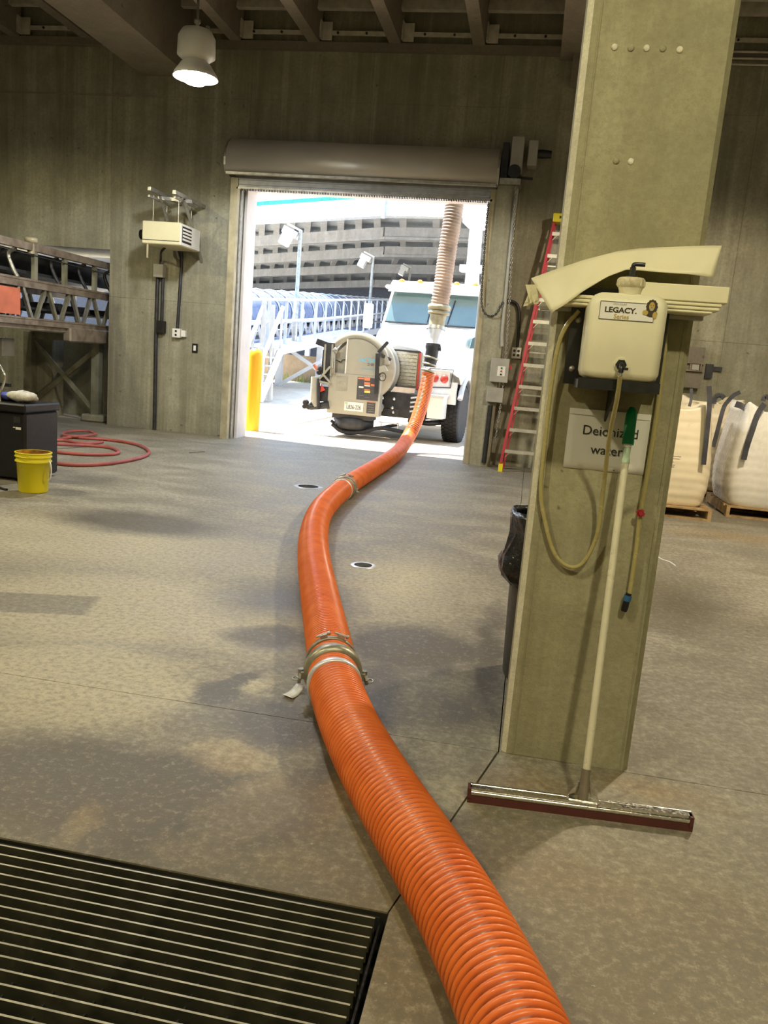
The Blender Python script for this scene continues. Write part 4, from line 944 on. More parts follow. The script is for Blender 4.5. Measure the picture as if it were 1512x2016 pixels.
B((CXl,Y0,1.72),(CXr-.1,Y1,1.75)).build('return_belt', M['belt'], cv)
B((CXl-.2,Y0,1.44),(CXr+.0,13.2,1.50)).build('belt_tray', M['rust_steel'], cv)  # tray run long to keep the recess under the conveyor in shade
MB().cbox((CXr-.05,11.5,1.30),(CXr+.08,12.75,1.52),.02).build('end_skirt', M['rust_steel'], cv)
MB().box((CXr+.05,9.7,1.62),(CXr+.065,10.28,1.97)).build('orange_guard', M['orangebox'], cv); tag(cv.children[-1], 'faded orange guard panel')
MB().lathe([(.05,0),(.09,.02),(.09,.07),(.05,.08)], (CXr,10.62,2.60), 16).lathe([(.05,-.14),(.045,0)], (CXr,10.62,2.60), 12).build('beacon', M['tan'], cv); tag(cv.children[-1], 'yellowish beacon lamp')
MB().bar((CXr+.03,Y0,2.48),(CXr+.03,Y1,2.40),.012,.012).build('pull_cord', M['dark_steel'], cv)
# support frame
sf = thing('conveyor_support', 'greenish steel support frame with X bracing beneath the conveyor', 'support', (-7.3,12.6,0))
lx = xp(192,830,-7.0)
def ww(px, py): return at(px, py, 12.72)
fa, fb_ = ww(64,670), ww(192,690)
B((fb_.x-.07,12.65,.12),(fb_.x+.07,12.79,1.32)).build('post', M['frame_green'], sf)
MB().cbox((fb_.x-.20,12.55,0),(fb_.x+.20,12.9,.13),.03).build('base_block', M['wall'], sf)
B((fa.x-.09,12.60,.0),(fa.x+.06,12.76,1.40)).build('post', M['frame_green'], sf)
B((fa.x,12.66,1.30),(fb_.x,12.78,1.42)).build('head_beam', M['frame_green'], sf)
MB().bar((fa.x+.05,12.70,1.25),(fb_.x-.05,12.70,.20),.07,.03,upv=(0,1,0)).build('diagonal_brace', M['frame_green'], sf)
MB().bar((fa.x+.05,12.74,.28),(fb_.x-.03,12.74,1.20),.03,.08).build('diagonal_brace', M['frame_green'], sf)
tag(MB().cbox((-8.55,10.9,1.02),(-7.62,11.2,1.28),.01).build('grey_cabinet', M['greybox']), 'grey steel cabinet under the conveyor tray at the room edge', 'cabinet')
pst = thing('cabinet_stand', 'dark pipe stand holding the grey cabinet under the conveyor', 'stand', (-8,11,0))
MB().tube([(-8.0,11.05,0),(-8.0,11.05,1.02)], .03, 8).build('pipe', M['dark_steel'], pst); MB().tube([(-7.8,11.05,0),(-7.8,11.05,1.02)], .03, 8).build('pipe', M['dark_steel'], pst)
MB().bar((-8.1,11.05,.6),(-7.6,11.05,.6),.05,.05).build('crossbar', M['dark_steel'], pst)

# ------------------------------------------------------------ outside: ground
gnd = struct(MB().prism([(-4.6,YW+.40,-.004),(30,YW+.40,-.004),(30,70,-.004),(-4.6,70,-.004)], (0,0,-.2)).build('ground', M['ground']))
g2 = MB(); ys = [YW+.40, 14.2, 17, 20.0, 70]; zs = [-.004, -.004, .2, .45, .5]
g2.grid([[(-45,y,z),(-4.6,y,z)] for y, z in zip(ys, zs)], sm=False)
struct(g2.build('ground_rise', M['berm']))
def gz(y): 
    for a in range(4):
        if ys[a] <= y <= ys[a+1]: return zs[a]+(zs[a+1]-zs[a])*(y-ys[a])/(ys[a+1]-ys[a])
    return 0
bo = thing('bollard', 'bright yellow rounded bollard just outside the doorway', 'bollard', (-4.78,13.8,0))
pbq = fl(492,848)
MB().lathe([(.125,0),(.125,1.30),(.118,1.36),(.09,1.41),(.05,1.435),(.001,1.44)], (pbq.x,pbq.y+.1,-.003), 26).build('bollard_sleeve', M['bollard'], bo)
sb = thing('steel_beam', 'red primed steel beam lying on the ground beyond the bollard', 'beam', (-6.5,18.2,gz(18)))
e0, e1 = fl(532,757,.42), fl(640,750,.42); e0.z = gz(e0.y)+.1; e1.z = gz(e1.y)+.1
e1.y = min(e1.y, 24); 
MB().bar(e0, e1, .2, .03).build('web_plate', M['steelred'], sb); MB().bar(e0+V((0,0,.09)), e1+V((0,0,.09)), .28, .02).build('flange', M['steelred'], sb); MB().bar(e0-V((0,0,.09)), e1-V((0,0,.09)), .28, .02).build('flange', M['steelred'], sb)
cw = struct(MB().box((-30,27,.3),(-3.0,27.3,1.33)).build('trim_3', M['curbwall']))
rndw = random.Random(5)
wd = thing('weed_patch', 'green weeds growing along the foot of the tan concrete wall', 'weeds', (-9,26.7,.5), kind='stuff')
mb = MB()
for k in range(160):
    x = -11+rndw.random()*4.5; y = 26.5+rndw.random()*.4; h_ = rndw.uniform(.1,.45); a = rndw.uniform(0,PI)
    mb.add([(x,y,.45),(x+.05*math.cos(a),y+.05*math.sin(a),.45),(x+rndw.uniform(-.15,.15),y,.45+h_)], [(0,1,2)])
o = mb.build('weed_blades', M['weed'], wd); o['kind'] = 'stuff'

# ------------------------------------------------------------ outside conveyor with hood and walkway
def ht_(y): return 3.02+(y-22)*.072
def dk(y): return 1.80+(y-22)*.085
oc = thing('hooded_conveyor', 'blue grey hooded conveyor climbing away outside the doorway', 'conveyor', (-7.6,22,.5))
HXr = -6.95; HXl = -8.35; Ya, Yb = 18.4, 58
NS = 34
for k in range(NS):
    y0 = Ya+(Yb-Ya)*k/NS; y1 = Ya+(Yb-Ya)*(k+1)/NS; rows = []
    for y in (y0+.03, y1-.03):
        rows.append([((HXr+HXl)/2+.70*math.cos(a), y, ht_(y)-.62+.62*math.sin(a)) for a in [-.25+(PI+.5)*q/12 for q in range(13)]])
    MB().grid(rows).build('hood_section', M['hood'], oc)
    MB().tube([((HXr+HXl)/2+.73*math.cos(a), y0, ht_(y0)-.62+.64*math.sin(a)) for a in [-.3+(PI+.6)*q/10 for q in range(11)]], .022, 6).build('hoop_rib', M['galv_out'], oc)
for x in (HXr, HXl):
    MB().bar((x,Ya,ht_(Ya)-.80),(x,Yb,ht_(Yb)-.80),.1,.12).build('upper_chord', M['galv_out'], oc)
    MB().bar((x,Ya,ht_(Ya)-1.28),(x,Yb,ht_(Yb)-1.28),.1,.12).build('lower_chord', M['galv_out'], oc)
    y = Ya
    while y < (Yb if x == HXr else Ya):
        MB().bar((x,y,ht_(y)-1.25),(x,y+.30,ht_(y)-.82),.05,.05).bar((x,y+.34,ht_(y)-.82),(x,y+.64,ht_(y)-1.25),.05,.05).build('truss_web', M['galv_out'], oc); y += .72
MB().bar(((HXr+HXl)/2,Ya,ht_(Ya)-1.0),((HXr+HXl)/2,Yb,ht_(Yb)-1.0),1.0,.06).build('belt', M['belt'], oc)
for y in (22.3, 30, 38, 47):
    for x in (HXr+.05, HXl):
        MB().bar((x-.1 if x == HXr+.05 else x,y,gz(y)-.05),(x-.1 if x == HXr+.05 else x,y,dk(y)-.1),.18,.16).build('leg', M['galv_out'], oc)
wk = thing('conveyor_walkway', 'galvanised walkway with handrail beside the hooded conveyor', 'walkway', (-6.3,22,.5))
WX0, WX1 = -6.88, -5.85
MB().bar(((WX0+WX1)/2,18,dk(18)-.03),((WX0+WX1)/2,Yb,dk(Yb)-.03),1.0,.05).build('deck_grating', M['hood'], wk)
MB().bar((WX1,18,dk(18)-.08),(WX1,Yb,dk(Yb)-.08),.06,.2).build('edge_channel', M['galv_out'], wk)
rx = lambda y: WX1 if y > 21.5 else WX1-.13*(21.5-y)
for dz in (1.06, .56):
    MB().tube([(rx(17.8),17.8,dk(17.8)+dz),(WX1,21.5,dk(21.5)+dz),(WX1,Yb,dk(Yb)+dz)], .032, 8).build('handrail', M['galv_out'], wk)
y = 17.8
while y < Yb:
    MB().bar((rx(y),y,dk(y)-.08),(rx(y),y,dk(y)+1.06),.05 if y > 22 else .07,.05).build('rail_post', M['galv_out'], wk); y += 1.05 if y > 21 else .95
lp = at(585,760,22.3)
for y in (22.3, 31.0):
    MB().bar((WX1,y,gz(min(y,60)) if WX1 < -4.6 else 0),(WX1,y,dk(y)-.1),.16,.14).build('leg', M['galv_out'], wk)
MB().bar((-6.95,22.0,dk(22)-.15),(-5.0,22.0,.55),.10,.06,upv=(0,1,0)).bar((-5.1,22.05,dk(22)-.15),(-6.9,22.05,.5),.10,.06,upv=(0,1,0)).build('cross_brace', M['galv_out'], wk)
MB().bar((-6.9,22.0,dk(22)-.12),(-4.9,22.0,dk(22)-.12),.1,.12).bar((-5.0,22.0,.4),(-5.0,22.0,dk(22)-.1),.12,.12).build('leg', M['galv_out'], wk)
# stair at the near end
st = thing('access_stair', 'steep galvanised stair rising to the conveyor walkway near the doorway edge', 'stair', (-6.9,16.8,0))
sA, sB_ = at(478,690,17.6), at(520,600,17.9)
for dx in (0,.45):
    MB().bar(sA+V((dx,0,-.2)), sB_+V((dx,0,0)), .06, .08).build('handrail', M['galv_out'], st)
    MB().bar(sA+V((dx,0,-1.1)), sB_+V((dx,0,-.95)), .05, .16).build('stringer', M['galv_out'], st)
    for t in (.1,.5,.95): q = sA.lerp(sB_, t)+V((dx,0,0)); MB().bar(q+V((0,0,-1.0)), q, .045,.045).build('rail_post', M['galv_out'], st)
for k in range(7): q = (sA+V((0,0,-1.05))).lerp(sB_+V((0,0,-.95)), k/6); MB().box(q+V((0,-.12,-.02)), q+V((.45,.12,.02))).build('tread', M['galv_out'], st)
MB().bar(at(520,600,17.9)+V((.0,0,.1)), at(520,685,17.9)+V((0,0,-1.2)), .09,.09).bar(at(537,600,17.9), at(537,690,17.9)+V((0,0,-1.1)), .09,.09).build('newel_post', M['galv_out'], st)

# yard light poles
def yard_light(px, py, Y, label, k=1.0):
    top = at(px, py, Y); t = thing('yard_light', label, 'light pole', (top.x, Y, dk(Y)), 'yard lights along the conveyor')
    MB().tube([(top.x,Y,dk(Y)-.1),(top.x,Y,dk(Y)+1.0),(top.x,Y,dk(Y)+1.02),(top.x,Y,top.z)], [.075,.075,.055,.05], 12).build('pole', M['galv'], t)
    MB().bar((top.x+.03,Y,top.z),(top.x-.35,Y,top.z+.16),.09,.05).build('arm', M['white'], t)
    c_ = V((top.x-.27,Y,top.z-.10)); R_ = Matrix.Rotation(.42, 4, 'Y')
    MB().box((-.20,-.16,-.04),(.18,.16,.14), M=Matrix.Translation(c_) @ R_).box((-.17,-.14,-.30),(.06,.14,-.04), M=Matrix.Translation(c_) @ R_).build('lamp_head', M['white'], t)
    MB().box((-.15,-.12,-.315),(.04,.12,-.30), M=Matrix.Translation(c_) @ R_).build('lens', M['poleglow'], t)
yard_light(592, 455, 21.0, 'nearest and tallest yard light pole on the conveyor walkway')
yard_light(735, 506, 29.5, 'middle yard light pole farther along the conveyor')
yard_light(808, 527, 39.0, 'farthest yard light pole just above the truck cab')

# ------------------------------------------------------------ elevated deck
dkk = thing('elevated_deck', 'elevated concrete deck on deep beams with teal roof edge across the yard', 'elevated deck', (-8,30,6))
def z6(px, py): return fl(px, py, 6.0)
beams = [[(430,444),(757,427),(1000,431)], [(430,491),(760,473),(1000,479)], [(430,523),(760,507),(1000,512)], [(430,548),(740,538),(1000,545)], [(430,572),(740,566),(1000,574)]]
L3 = []
for b in beams:
    q = [z6(*p) for p in b]
    q[0] = q[1]+(q[0]-q[1])*1.5; q[2] = q[1]+(q[2]-q[1])*2.5; L3.append(q)
for bi, q in enumerate(L3):
    for a, b in ((q[0],q[1]),(q[1],q[2])):
        mt = M['bridge'] if bi else M['fascia']; h = .46 if bi else .58
        o = MB().bar(a+V((0,0,h/2)), b+V((0,0,h/2)), .4, h).build('deck_beam' if bi else 'fascia_panel', mt, dkk)
        if bi: MB().bar(a+V((0,-.22,.05)), b+V((0,-.22,.05)), .06, .1).build('beam_flange', mt, dkk)
        if bi == 0 and a is q[0]: MB().bar(a+V((0,.1,.66)), b+V((.6,.1,.66)), .8, .15).build('teal_roof_edge', M['teal'], dkk)
mk = q = L3[0][1]; MB().box((q.x-.05,q.y-.35,q.z-.1),(q.x+.05,q.y-.2,q.z+.9)).build('downpipe', M['galv_out'], dkk)
for bi in range(4):
    A, Bq = L3[bi], L3[bi+1]
    for s_ in (0, 1):
        n = 16 if s_ == 0 else 9
        for k in range(n):
            t = (k+.5)/n; a = A[s_].lerp(A[s_+1], t); b = Bq[s_].lerp(Bq[s_+1], t)
            if s_ == 0 and t < .25: pass
            MB().bar(a+V((0,0,.56)), b+V((0,0,.56)), .26, .22).build('deck_joist', M['bridge'], dkk)
    for s_ in (0, 1):
        MB().prism([A[s_]+V((0,0,.68)),A[s_+1]+V((0,0,.68)),Bq[s_+1]+V((0,0,.68)),Bq[s_]+V((0,0,.68))], (0,0,.25)).build('deck_slab', M['fascia'], dkk)
MB().box((-60,50,6.9),(40,66.4,7.1)).build('deck_slab', M['bridge'], dkk)
fw = struct(B((-60,66,-.2),(40,66.5,7.1)).build('wall_far', M['seawall']))

# ------------------------------------------------------------ truck
TX = -2.30
tr = thing('vacuum_truck', 'white vacuum truck facing the doorway with amber roof lights', 'truck', (TX,16.6,0)); TRUCK_YAW = math.radians(-6.5)
def P(x, y, z): return V((TX+x, y, z))
# hood: lofted sections
secs = [(15.05,.52,.95,1.66),(15.2,.56,.92,1.72),(15.8,.72,.90,1.90),(16.6,.92,.95,2.08),(17.3,1.0,1.0,2.16)]
rows = []
for y, hw, zb, zt in secs:
    r_ = .16; rows.append([P(-hw,y,zb),P(-hw,y,zt-r_),P(-hw+.05,y,zt-.05),P(-hw+r_,y,zt),P(0,y,zt+.05),P(hw-r_,y,zt),P(hw-.05,y,zt-.05),P(hw,y,zt-r_),P(hw,y,zb)])
mb = MB().grid(rows); mb.add(rows[0], [tuple(range(9))]); mb.build('hood', M['truckwhite'], tr)
# fenders
for s_ in (-1, 1):
    f = []
    for y in [15.05+.1*i for i in range(15)]:
        d = y-15.62; zt = .98+math.sqrt(max(0, .72**2-d*d))*.52 if abs(d) < .72 else .95
        f.append([P(s_*.55,y,zt+.12),P(s_*1.0,y,zt+.10),P(s_*1.20,y,zt),P(s_*1.235,y,zt-.12)])
    MB().grid(f).build('fender', M['truckwhite'], tr, solid=.03)
    arch = [P(s_*1.24,15.62-.64*math.cos(a),.52+.70*math.sin(a)) for a in [PI*q/14 for q in range(2,15)]]
    MB().tube(arch, .05, 8).build('wheel_arch', M['galv_out'], tr)
    B(P(s_*.58,15.03,.72), P(s_*1.16,15.12,1.12)).build('fender_front', M['truckwhite'], tr)
    hl = B(P(s_*.66,15.0,1.02), P(s_*1.02,15.06,1.32)).build('headlight', M['white'], tr); tag(hl, 'headlight cluster with red lenses')
    for q_ in range(2): MB().lathe([(.07,0),(.075,.02),(.03,.025)], P(s_*(.75+.18*q_),15.0,1.17), 16, (0,-1,0)).build('reflector', M['redpaint'], hl)
    MB().tube([P(s_*.64,15.0,1.0),P(s_*1.05,15.0,1.02),P(s_*1.08,15.0,1.34),P(s_*.64,15.0,1.34)], .012, 6, closed=True).build('bezel', M['dark_steel'], hl)
    # wheel
    cx_ = TX+s_*1.06; wh = thing_ = None
    tire = MB().lathe([(.30,-.15),(.46,-.16),(.52,-.145),(.535,-.11),(.535,.11),(.52,.145),(.46,.16),(.30,.15)], (cx_,15.62,.533), 40, (1,0,0)).build('tire', M['rubber'], tr)
    for q_ in range(36):
        a = 2*PI*q_/36
        if q_ % 1 == 0: pass
    tread = MB()
    for q_ in range(44):
        a = 2*PI*q_/44
        for x_ in (-.115,-.04,.04,.115):
            c_ = V((cx_+x_, 15.62+.54*math.cos(a+x_), .533+.54*math.sin(a+x_))); tread.bar(c_-V((.03,0,0)), c_+V((.03,0,0)), .05, .014, upv=(0,math.cos(a),math.sin(a)))
    tread.build('tread', M['rubber'], tire)
    MB().lathe([(.30,-.06),(.25,-.02),(.12,-.10),(.10,-.14),(.001,-.15)] if s_ < 0 else [(.30,.06),(.25,.02),(.12,.10),(.10,.14),(.001,.15)], (cx_,15.62,.533), 24, (1,0,0)).build('rim', M['stainless'], tire)
# grille
B(P(-.46,14.99,.98), P(.46,15.04,1.62)).build('grille_frame', M['stainless'], tr)
gr_ = B(P(-.42,14.975,1.0), P(.40,14.99,1.58)).build('grille', M['mesh_gold'], tr)
for k in range(9): z = 1.03+k*.065; MB().bar(P(-.41,14.97,z), P(.39,14.97,z), .012,.012).build('grille_bar', M['stainless'], gr_)
B(P(.42,14.97,.92), P(.455,15.0,1.60)).build('red_trim', M['redpaint'], tr); B(P(-.42,14.965,1.60), P(.44,14.99,1.63)).build('grille_trim', M['dark_steel'], tr)
B(P(.44,14.96,.95), P(.60,14.99,.98)).build('red_trim', M['redpaint'], tr)
# bumper
bm = B(P(-1.0,14.62,.42), P(.72,14.95,.86)).build('bumper', M['dark_steel'], tr)
for x, z in ((-.10,.74),(-.32,.72),(.12,.74),(.1,.58),(.12,.50)): MB().lathe([(.035,0),(.03,.03),(0,.035)], P(x,14.62,z), 10, (0,-1,0)).build('bolt', M['stainless'], bm)
MB().lathe([(.07,0),(.07,.05),(.03,.07)], P(-.12,14.62,.58), 14, (0,-1,0)).tube([P(-.12+.06*math.cos(a),14.55,.56+.08*math.sin(a)) for a in [2*PI*q/12 for q in range(12)]], .012, 6, closed=True).build('tow_eye', M['galv'], bm)
MB().bar(P(-.40,14.57,.80), P(-.44,14.57,.30), .10,.06).bar(P(-.34,14.55,.8), P(-.36,14.55,.3), .02,.02).bar(P(-.50,14.55,.75), P(-.52,14.55,.3), .02,.02).build('drop_bracket', M['dark_steel'], bm)
MB().box(P(.40,14.6,.50), P(.72,14.63,.84)).build('bumper_end', M['dark_steel'], bm)
for k in range(4): MB().bar(P(.44,14.59,.55+.08*k), P(.68,14.59,.60+.08*k), .02,.03).build('step_slot', M['galv_out'], bm)
B(P(.74,14.66,.46), P(1.02,15.0,.84)).build('bumper_corner', M['truckwhite'], bm); B(P(.70,14.62,.84), P(1.04,15.0,.88)).build('bumper_top', M['galv_out'], bm)
MB().tube(smooth_path([P(.3,15.1,.36),P(.7,15.1,.34),P(1.0,15.3,.40)], 5), .05, 8).build('tie_rod', M['dark_steel'], tr)
B(P(-.45,15.0,.40), P(.45,18,.75)).build('chassis', M['dark_steel'], tr)
# cab
cy0 = 17.3
cabp = [P(-1.05,cy0,1.0),P(-1.05,cy0,2.18),P(-.98,cy0+.42,2.98),P(-.92,cy0+.55,3.06)]
mb = MB()
mb.add([P(-1.05,cy0,1.0),P(1.05,cy0,1.0),P(1.05,cy0,2.16),P(-1.05,cy0,2.16),P(-.98,cy0+.36,2.94),P(.98,cy0+.36,2.94),P(-.98,cy0+1.9,3.0),P(.98,cy0+1.9,3.0),P(-1.1,cy0+1.9,1.0),P(1.1,cy0+1.9,1.0),P(-1.1,cy0+1.9,2.1),P(1.1,cy0+1.9,2.1)],
       [(0,1,2,3),(3,2,5,4),(4,5,7,6),(0,3,10,8),(3,4,6,10),(1,9,11,2),(2,11,7,5),(6,7,11,9,8,10)])
mb.build('cab', M['truckwhite'], tr)
n_ = V((0,-.36*.0-.78,.36)).normalized()
ws = MB().prism([P(-.97,cy0-.015,2.22),P(.97,cy0-.015,2.22),P(.91,cy0+.30,2.86),P(-.91,cy0+.30,2.86)], n_*.02).build('windscreen', M['glass'], tr)
MB().prism([P(-.97,cy0-.04,2.20),P(.97,cy0-.04,2.20),P(.97,cy0-.04,2.22),P(-.97,cy0-.04,2.22)], n_*.02).bar(P(-.02,cy0+.26,2.84), P(-.05,cy0-.03,2.25), .02, .02).bar(P(.45,cy0+.2,2.75), P(.38,cy0-.03,2.25), .02, .02).build('wiper', M['dark_steel'], ws)
# visor and roof
MB().prism([P(-1.02,cy0+.18,2.86),P(1.02,cy0+.18,2.86),P(1.02,cy0+.45,3.06),P(-1.02,cy0+.45,3.06)], (0,.02,.06)).cbox(P(-1.04,cy0-.02,2.90),P(1.04,cy0+.35,2.98),.03).build('sun_visor', M['truckwhite'], tr)
MB().cbox(P(-1.0,cy0+.3,2.98),P(1.0,cy0+1.9,3.08),.05).build('roof', M['truckwhite'], tr)
for k in range(5):
    MB().lathe([(.07,0),(.065,.05),(.03,.08),(.001,.085)], P(-.8+.4*k,cy0+.42,3.07), 14).build('marker_light', M['amber'], tr)
# hood side window, mirror
MB().prism([P(1.01,16.6,1.78),P(1.01,17.15,1.80),P(1.01,17.15,2.04),P(1.01,16.75,1.98)], (.02,0,0)).build('side_vent', M['glass'], tr)
for s_ in (-1, 1):
    mi_ = MB().cbox(P(s_*1.28-.10,17.0,2.05),P(s_*1.28+.10,17.08,2.55),.02).build('mirror', M['truckwhite'], tr)
    MB().tube([P(s_*1.05,17.3,2.2),P(s_*1.28,17.05,2.2)], .015, 6).build('mirror_arm', M['dark_steel'], mi_)
# mast and boom
ms = MB().tube([P(.62,18.3,3.0),P(.60,18.3,3.35),P(.58,18.3,4.45)], [.17,.15,.14], 20).build('boom_mast', M['truckwhite'], tr)
MB().lathe([(.24,0),(.28,.05),(.17,.06)], P(.62,18.3,3.05), 20).build('mast_base', M['truckwhite'], ms)
B(P(.34,18.1,3.42),P(.50,18.4,3.56)).build('work_light', M['white'], ms); B(P(.72,18.1,3.42),P(.90,18.4,3.56)).build('work_light', M['white'], ms)
MB().cbox(P(.35,17.9,4.35),P(1.0,18.7,4.85),.04).build('boom_pivot', M['truckwhite'], tr)
MB().bar(P(.8,18.3,4.75), P(.65,13.6,4.75), .34,.34).build('boom_arm', M['truckwhite'], tr)
MB().prism([P(.85,18.9,4.5),P(1.35,18.9,4.5),P(1.35,18.9,3.0),P(1.28,18.9,3.1)], (0,.2,0)).build('boom_plate', M['truckwhite'], tr)
# debris body behind
MB().cbox(P(-1.15,19.4,1.0),P(.2,24,2.6),.3).build('debris_tank', M['truckwhite'], tr)
for x in (-.9,.9):
    for y in (21.5,22.8): MB().lathe([(.30,-.25),(.50,-.26),(.535,-.2),(.535,.2),(.50,.26),(.30,.25)], P(x,y,.533), 28, (1,0,0)).build('tire', M['rubber'], tr)

tr.rotation_euler = (0,0,TRUCK_YAW)
# ------------------------------------------------------------ hose reel on the truck front
rl = thing('hose_reel', 'beige front mounted hose reel cabinet with decals and plate before the truck', 'hose reel', (-3.05,14.5,0))
fx0, fx1 = at(645,780,14.25).x, at(748,780,14.25).x; YF = 14.25
zb_, zm_ = .34, 1.02
zm_ = at(700,737,YF).z; zb_ = at(695,817,YF).z
rcx, rcz = at(704,722,14.4).x, at(704,722,14.4).z; RR = at(704,722,14.4).z-.0
rad = at(704,656,14.4).z-rcz
# drum
MB().lathe([(.10,0),(rad*.96,0),(rad,.03),(rad,.10),(rad*.93,.13),(rad*.80,.14),(rad*.80,.42),(rad*.93,.43),(rad,.46),(rad,.52),(.1,.54)], (rcx+.10,14.42,rcz-.02), 48, (0,1,0)).build('reel_drum', M['vac'], rl)
# shroud: arc shell
arc_o = []; arc_i = []
for k in range(25):
    a = math.radians(8+ (150)*k/24); arc_o.append((rcx+rad*1.0*math.cos(a), rcz+rad*1.02*math.sin(a))); arc_i.append((rcx+rad*.82*math.cos(a), rcz+rad*.80*math.sin(a)))
mb = MB()
rows = [[(x, YF+.02, z) for x, z in arc_i],[(x, YF-.0, z) for x, z in arc_o],[(x, YF+.30, z) for x, z in arc_o]]
mb.grid(rows).build('shroud', M['vac'], rl, solid=.02)
# front cabinet
MB().cbox((fx0,YF-.02,zb_),(fx1,YF+.30,zm_),.012).build('lower_cabinet', M['vac'], rl)
pxL = at(683,700,YF).x
top = [(pxL, zm_)] + [(fx1+.0, zm_)]
pts = [(pxL, YF-.012, zm_), (fx1, YF-.012, zm_)]
for k in range(13):
    a = math.radians(20+ (95-20)*k/12); x_ = rcx+rad*.86*math.cos(a); z_ = rcz+rad*.82*math.sin(a)
    if pxL < x_ < fx1: pts.append((x_, YF-.012, z_))
pts.append((pxL, YF-.012, rcz+rad*.78))
MB().prism(pts, (0,.05,0)).build('upper_panel', M['vac'], rl)
MB().bar((pxL,YF-.02,zm_),(pxL,YF-.02,rcz+rad*.80),.022,.03,upv=(0,1,0)).build('bright_edge', M['white'], rl)
MB().prism([(fx0+.08,YF+.06,zm_),(pxL,YF+.06,zm_),(pxL,YF+.06,rcz+rad*.78),(fx0+.25,YF+.06,rcz+rad*.62),(fx0+.08,YF+.06,rcz+.2)], (0,.02,0)).build('recess_panel', M['vac'], rl)
MB().tube(smooth_path([(fx0+.1,YF+.02,zm_+.22),(fx0+.2,YF+.02,zm_+.19),(pxL-.08,YF+.02,zm_+.23),(pxL,YF+.02,zm_+.24)], 4), .008, 6).build('cable', M['rubber'], rl)
a0, a1 = at(664,741,YF), at(683,770,YF); B((a0.x,YF-.03,a1.z),(a1.x,YF-.02,a0.z)).build('hatch', M['vac_dark'], rl)
def qd(px0, py0, px1, py1, mat, nm, dy=.0235, par=rl):
    a = at(px0, py0, YF); b = at(px1, py1, YF); sh = (b.x-a.x)
    return B((a.x, YF-dy, min(a.z,b.z)), (b.x, YF-dy+.003, max(a.z,b.z))).build(nm, mat, par)
dz_ = qd(705,742,744,790, M['decal_black'], 'warning_decal')
cells = [(705,742,716,746,'decal_orange'),(717,742,728,749,'decal_orange'),(717,751,728,757,'decal_orange'),(706,759,715,763,'white'),(717,757,728,760,'white'),(730,755,741,760,'decal_orange'),(717,765,728,768,'decal_orange'),(717,768,728,773,'decal_yellow'),(706,777,715,778,'greybox'),(730,768,740,769,'greybox'),(718,781,727,782,'greybox')]
for a, b, c_, d, m_ in cells:
    A_ = at(a+1, b+1, YF); B_ = at(c_+1, d+1, YF); B((A_.x,YF-.027,B_.z),(B_.x,YF-.0235,A_.z)).build('decal_field', M[m_], dz_)
d2 = qd(723,791,738,815, M['decal_black'], 'instruction_decal')
A_ = at(723,790,YF); B_ = at(738,793,YF); B((A_.x,YF-.027,B_.z),(B_.x,YF-.0235,A_.z)).build('decal_field', M['decal_orange'], d2)
for k in range(4): A_ = at(725,796+4.5*k,YF); B_ = at(736,797.5+4.5*k,YF); B((A_.x,YF-.027,B_.z),(B_.x,YF-.0235,A_.z)).build('decal_field', M['greybox'], d2)
q_ = at(725,710,YF); text('lettering', 'VACTOR', .10, M['decal_blue'], rl, (q_.x-.02,YF-.014,q_.z), sx=.72, bold=.002)
q_ = at(730,718,YF); text('lettering', '2100', .06, M['decal_black'], rl, (q_.x,YF-.014,q_.z), bold=.001)
q_ = at(724,727,YF); text('lettering', 'GOVERNMENT', .038, M['decal_blue'], rl, (q_.x,YF-.014,q_.z), sx=.9)
q_ = at(724,732,YF); text('lettering', 'PLUMBING', .034, M['greybox'], rl, (q_.x-.02,YF-.014,q_.z), sx=.9) if False else None
pa_, pb_ = at(679,790,YF), at(715,811,YF)
plt = MB().cbox((pa_.x,YF-.032,pb_.z),(pb_.x,YF-.020,pa_.z),.004).build('licence_plate', M['white'], rl)
pcx, pcz = (pa_.x+pb_.x)/2, (pa_.z+pb_.z)/2
text('lettering', 'L836-226', .105, M['decal_black'], plt, (pcx,YF-.034,pcz-.012), sx=.66, bold=.001)
B((pa_.x+.01,YF-.034,pa_.z-.045),(pa_.x+.06,YF-.032,pa_.z-.01)).build('sticker', M['palegreen'], plt)
# black base
MB().lathe([(.30,0),(.36,.03),(.36,.20),(.30,.22)], (rcx-.02,YF+.30,.14), 30).build('turntable_base', M['dark_steel'], rl)
B((fx0+.10,YF+.02,zb_-.08),(fx1-.12,YF+.45,zb_)).build('base_frame', M['dark_steel'], rl)
MB().tube(smooth_path([(fx0+.1,YF+.1,.20),(rcx-.15,YF+.0,.10),(rcx+.2,YF+.02,.12),(rcx+.5,YF+.1,.22),(rcx+.9,YF+.25,.18)], 6), .035, 8).tube(smooth_path([(fx0+.05,YF+.2,.26),(rcx-.1,YF+.1,.07),(rcx+.35,YF+.12,.18),(rcx+.8,YF+.3,.30)], 6), .03, 8).build('lower_hoses', M['rubber'], rl)
B((rcx-.1,YF+.35,.42),(TX+.0,14.70,.56)).build('swing_arm', M['dark_steel'], rl)
MB().bar((rcx+.45,YF+.2,.32),(TX+.35,YF+.3,.30),.02,.02).bar((rcx+.5,YF+.2,.32),(rcx+.5,YF+.2,.20),.015,.015).bar((rcx+.8,YF+.22,.32),(rcx+.8,YF+.22,.20),.015,.015).build('guard_bar', M['galv_out'], rl)
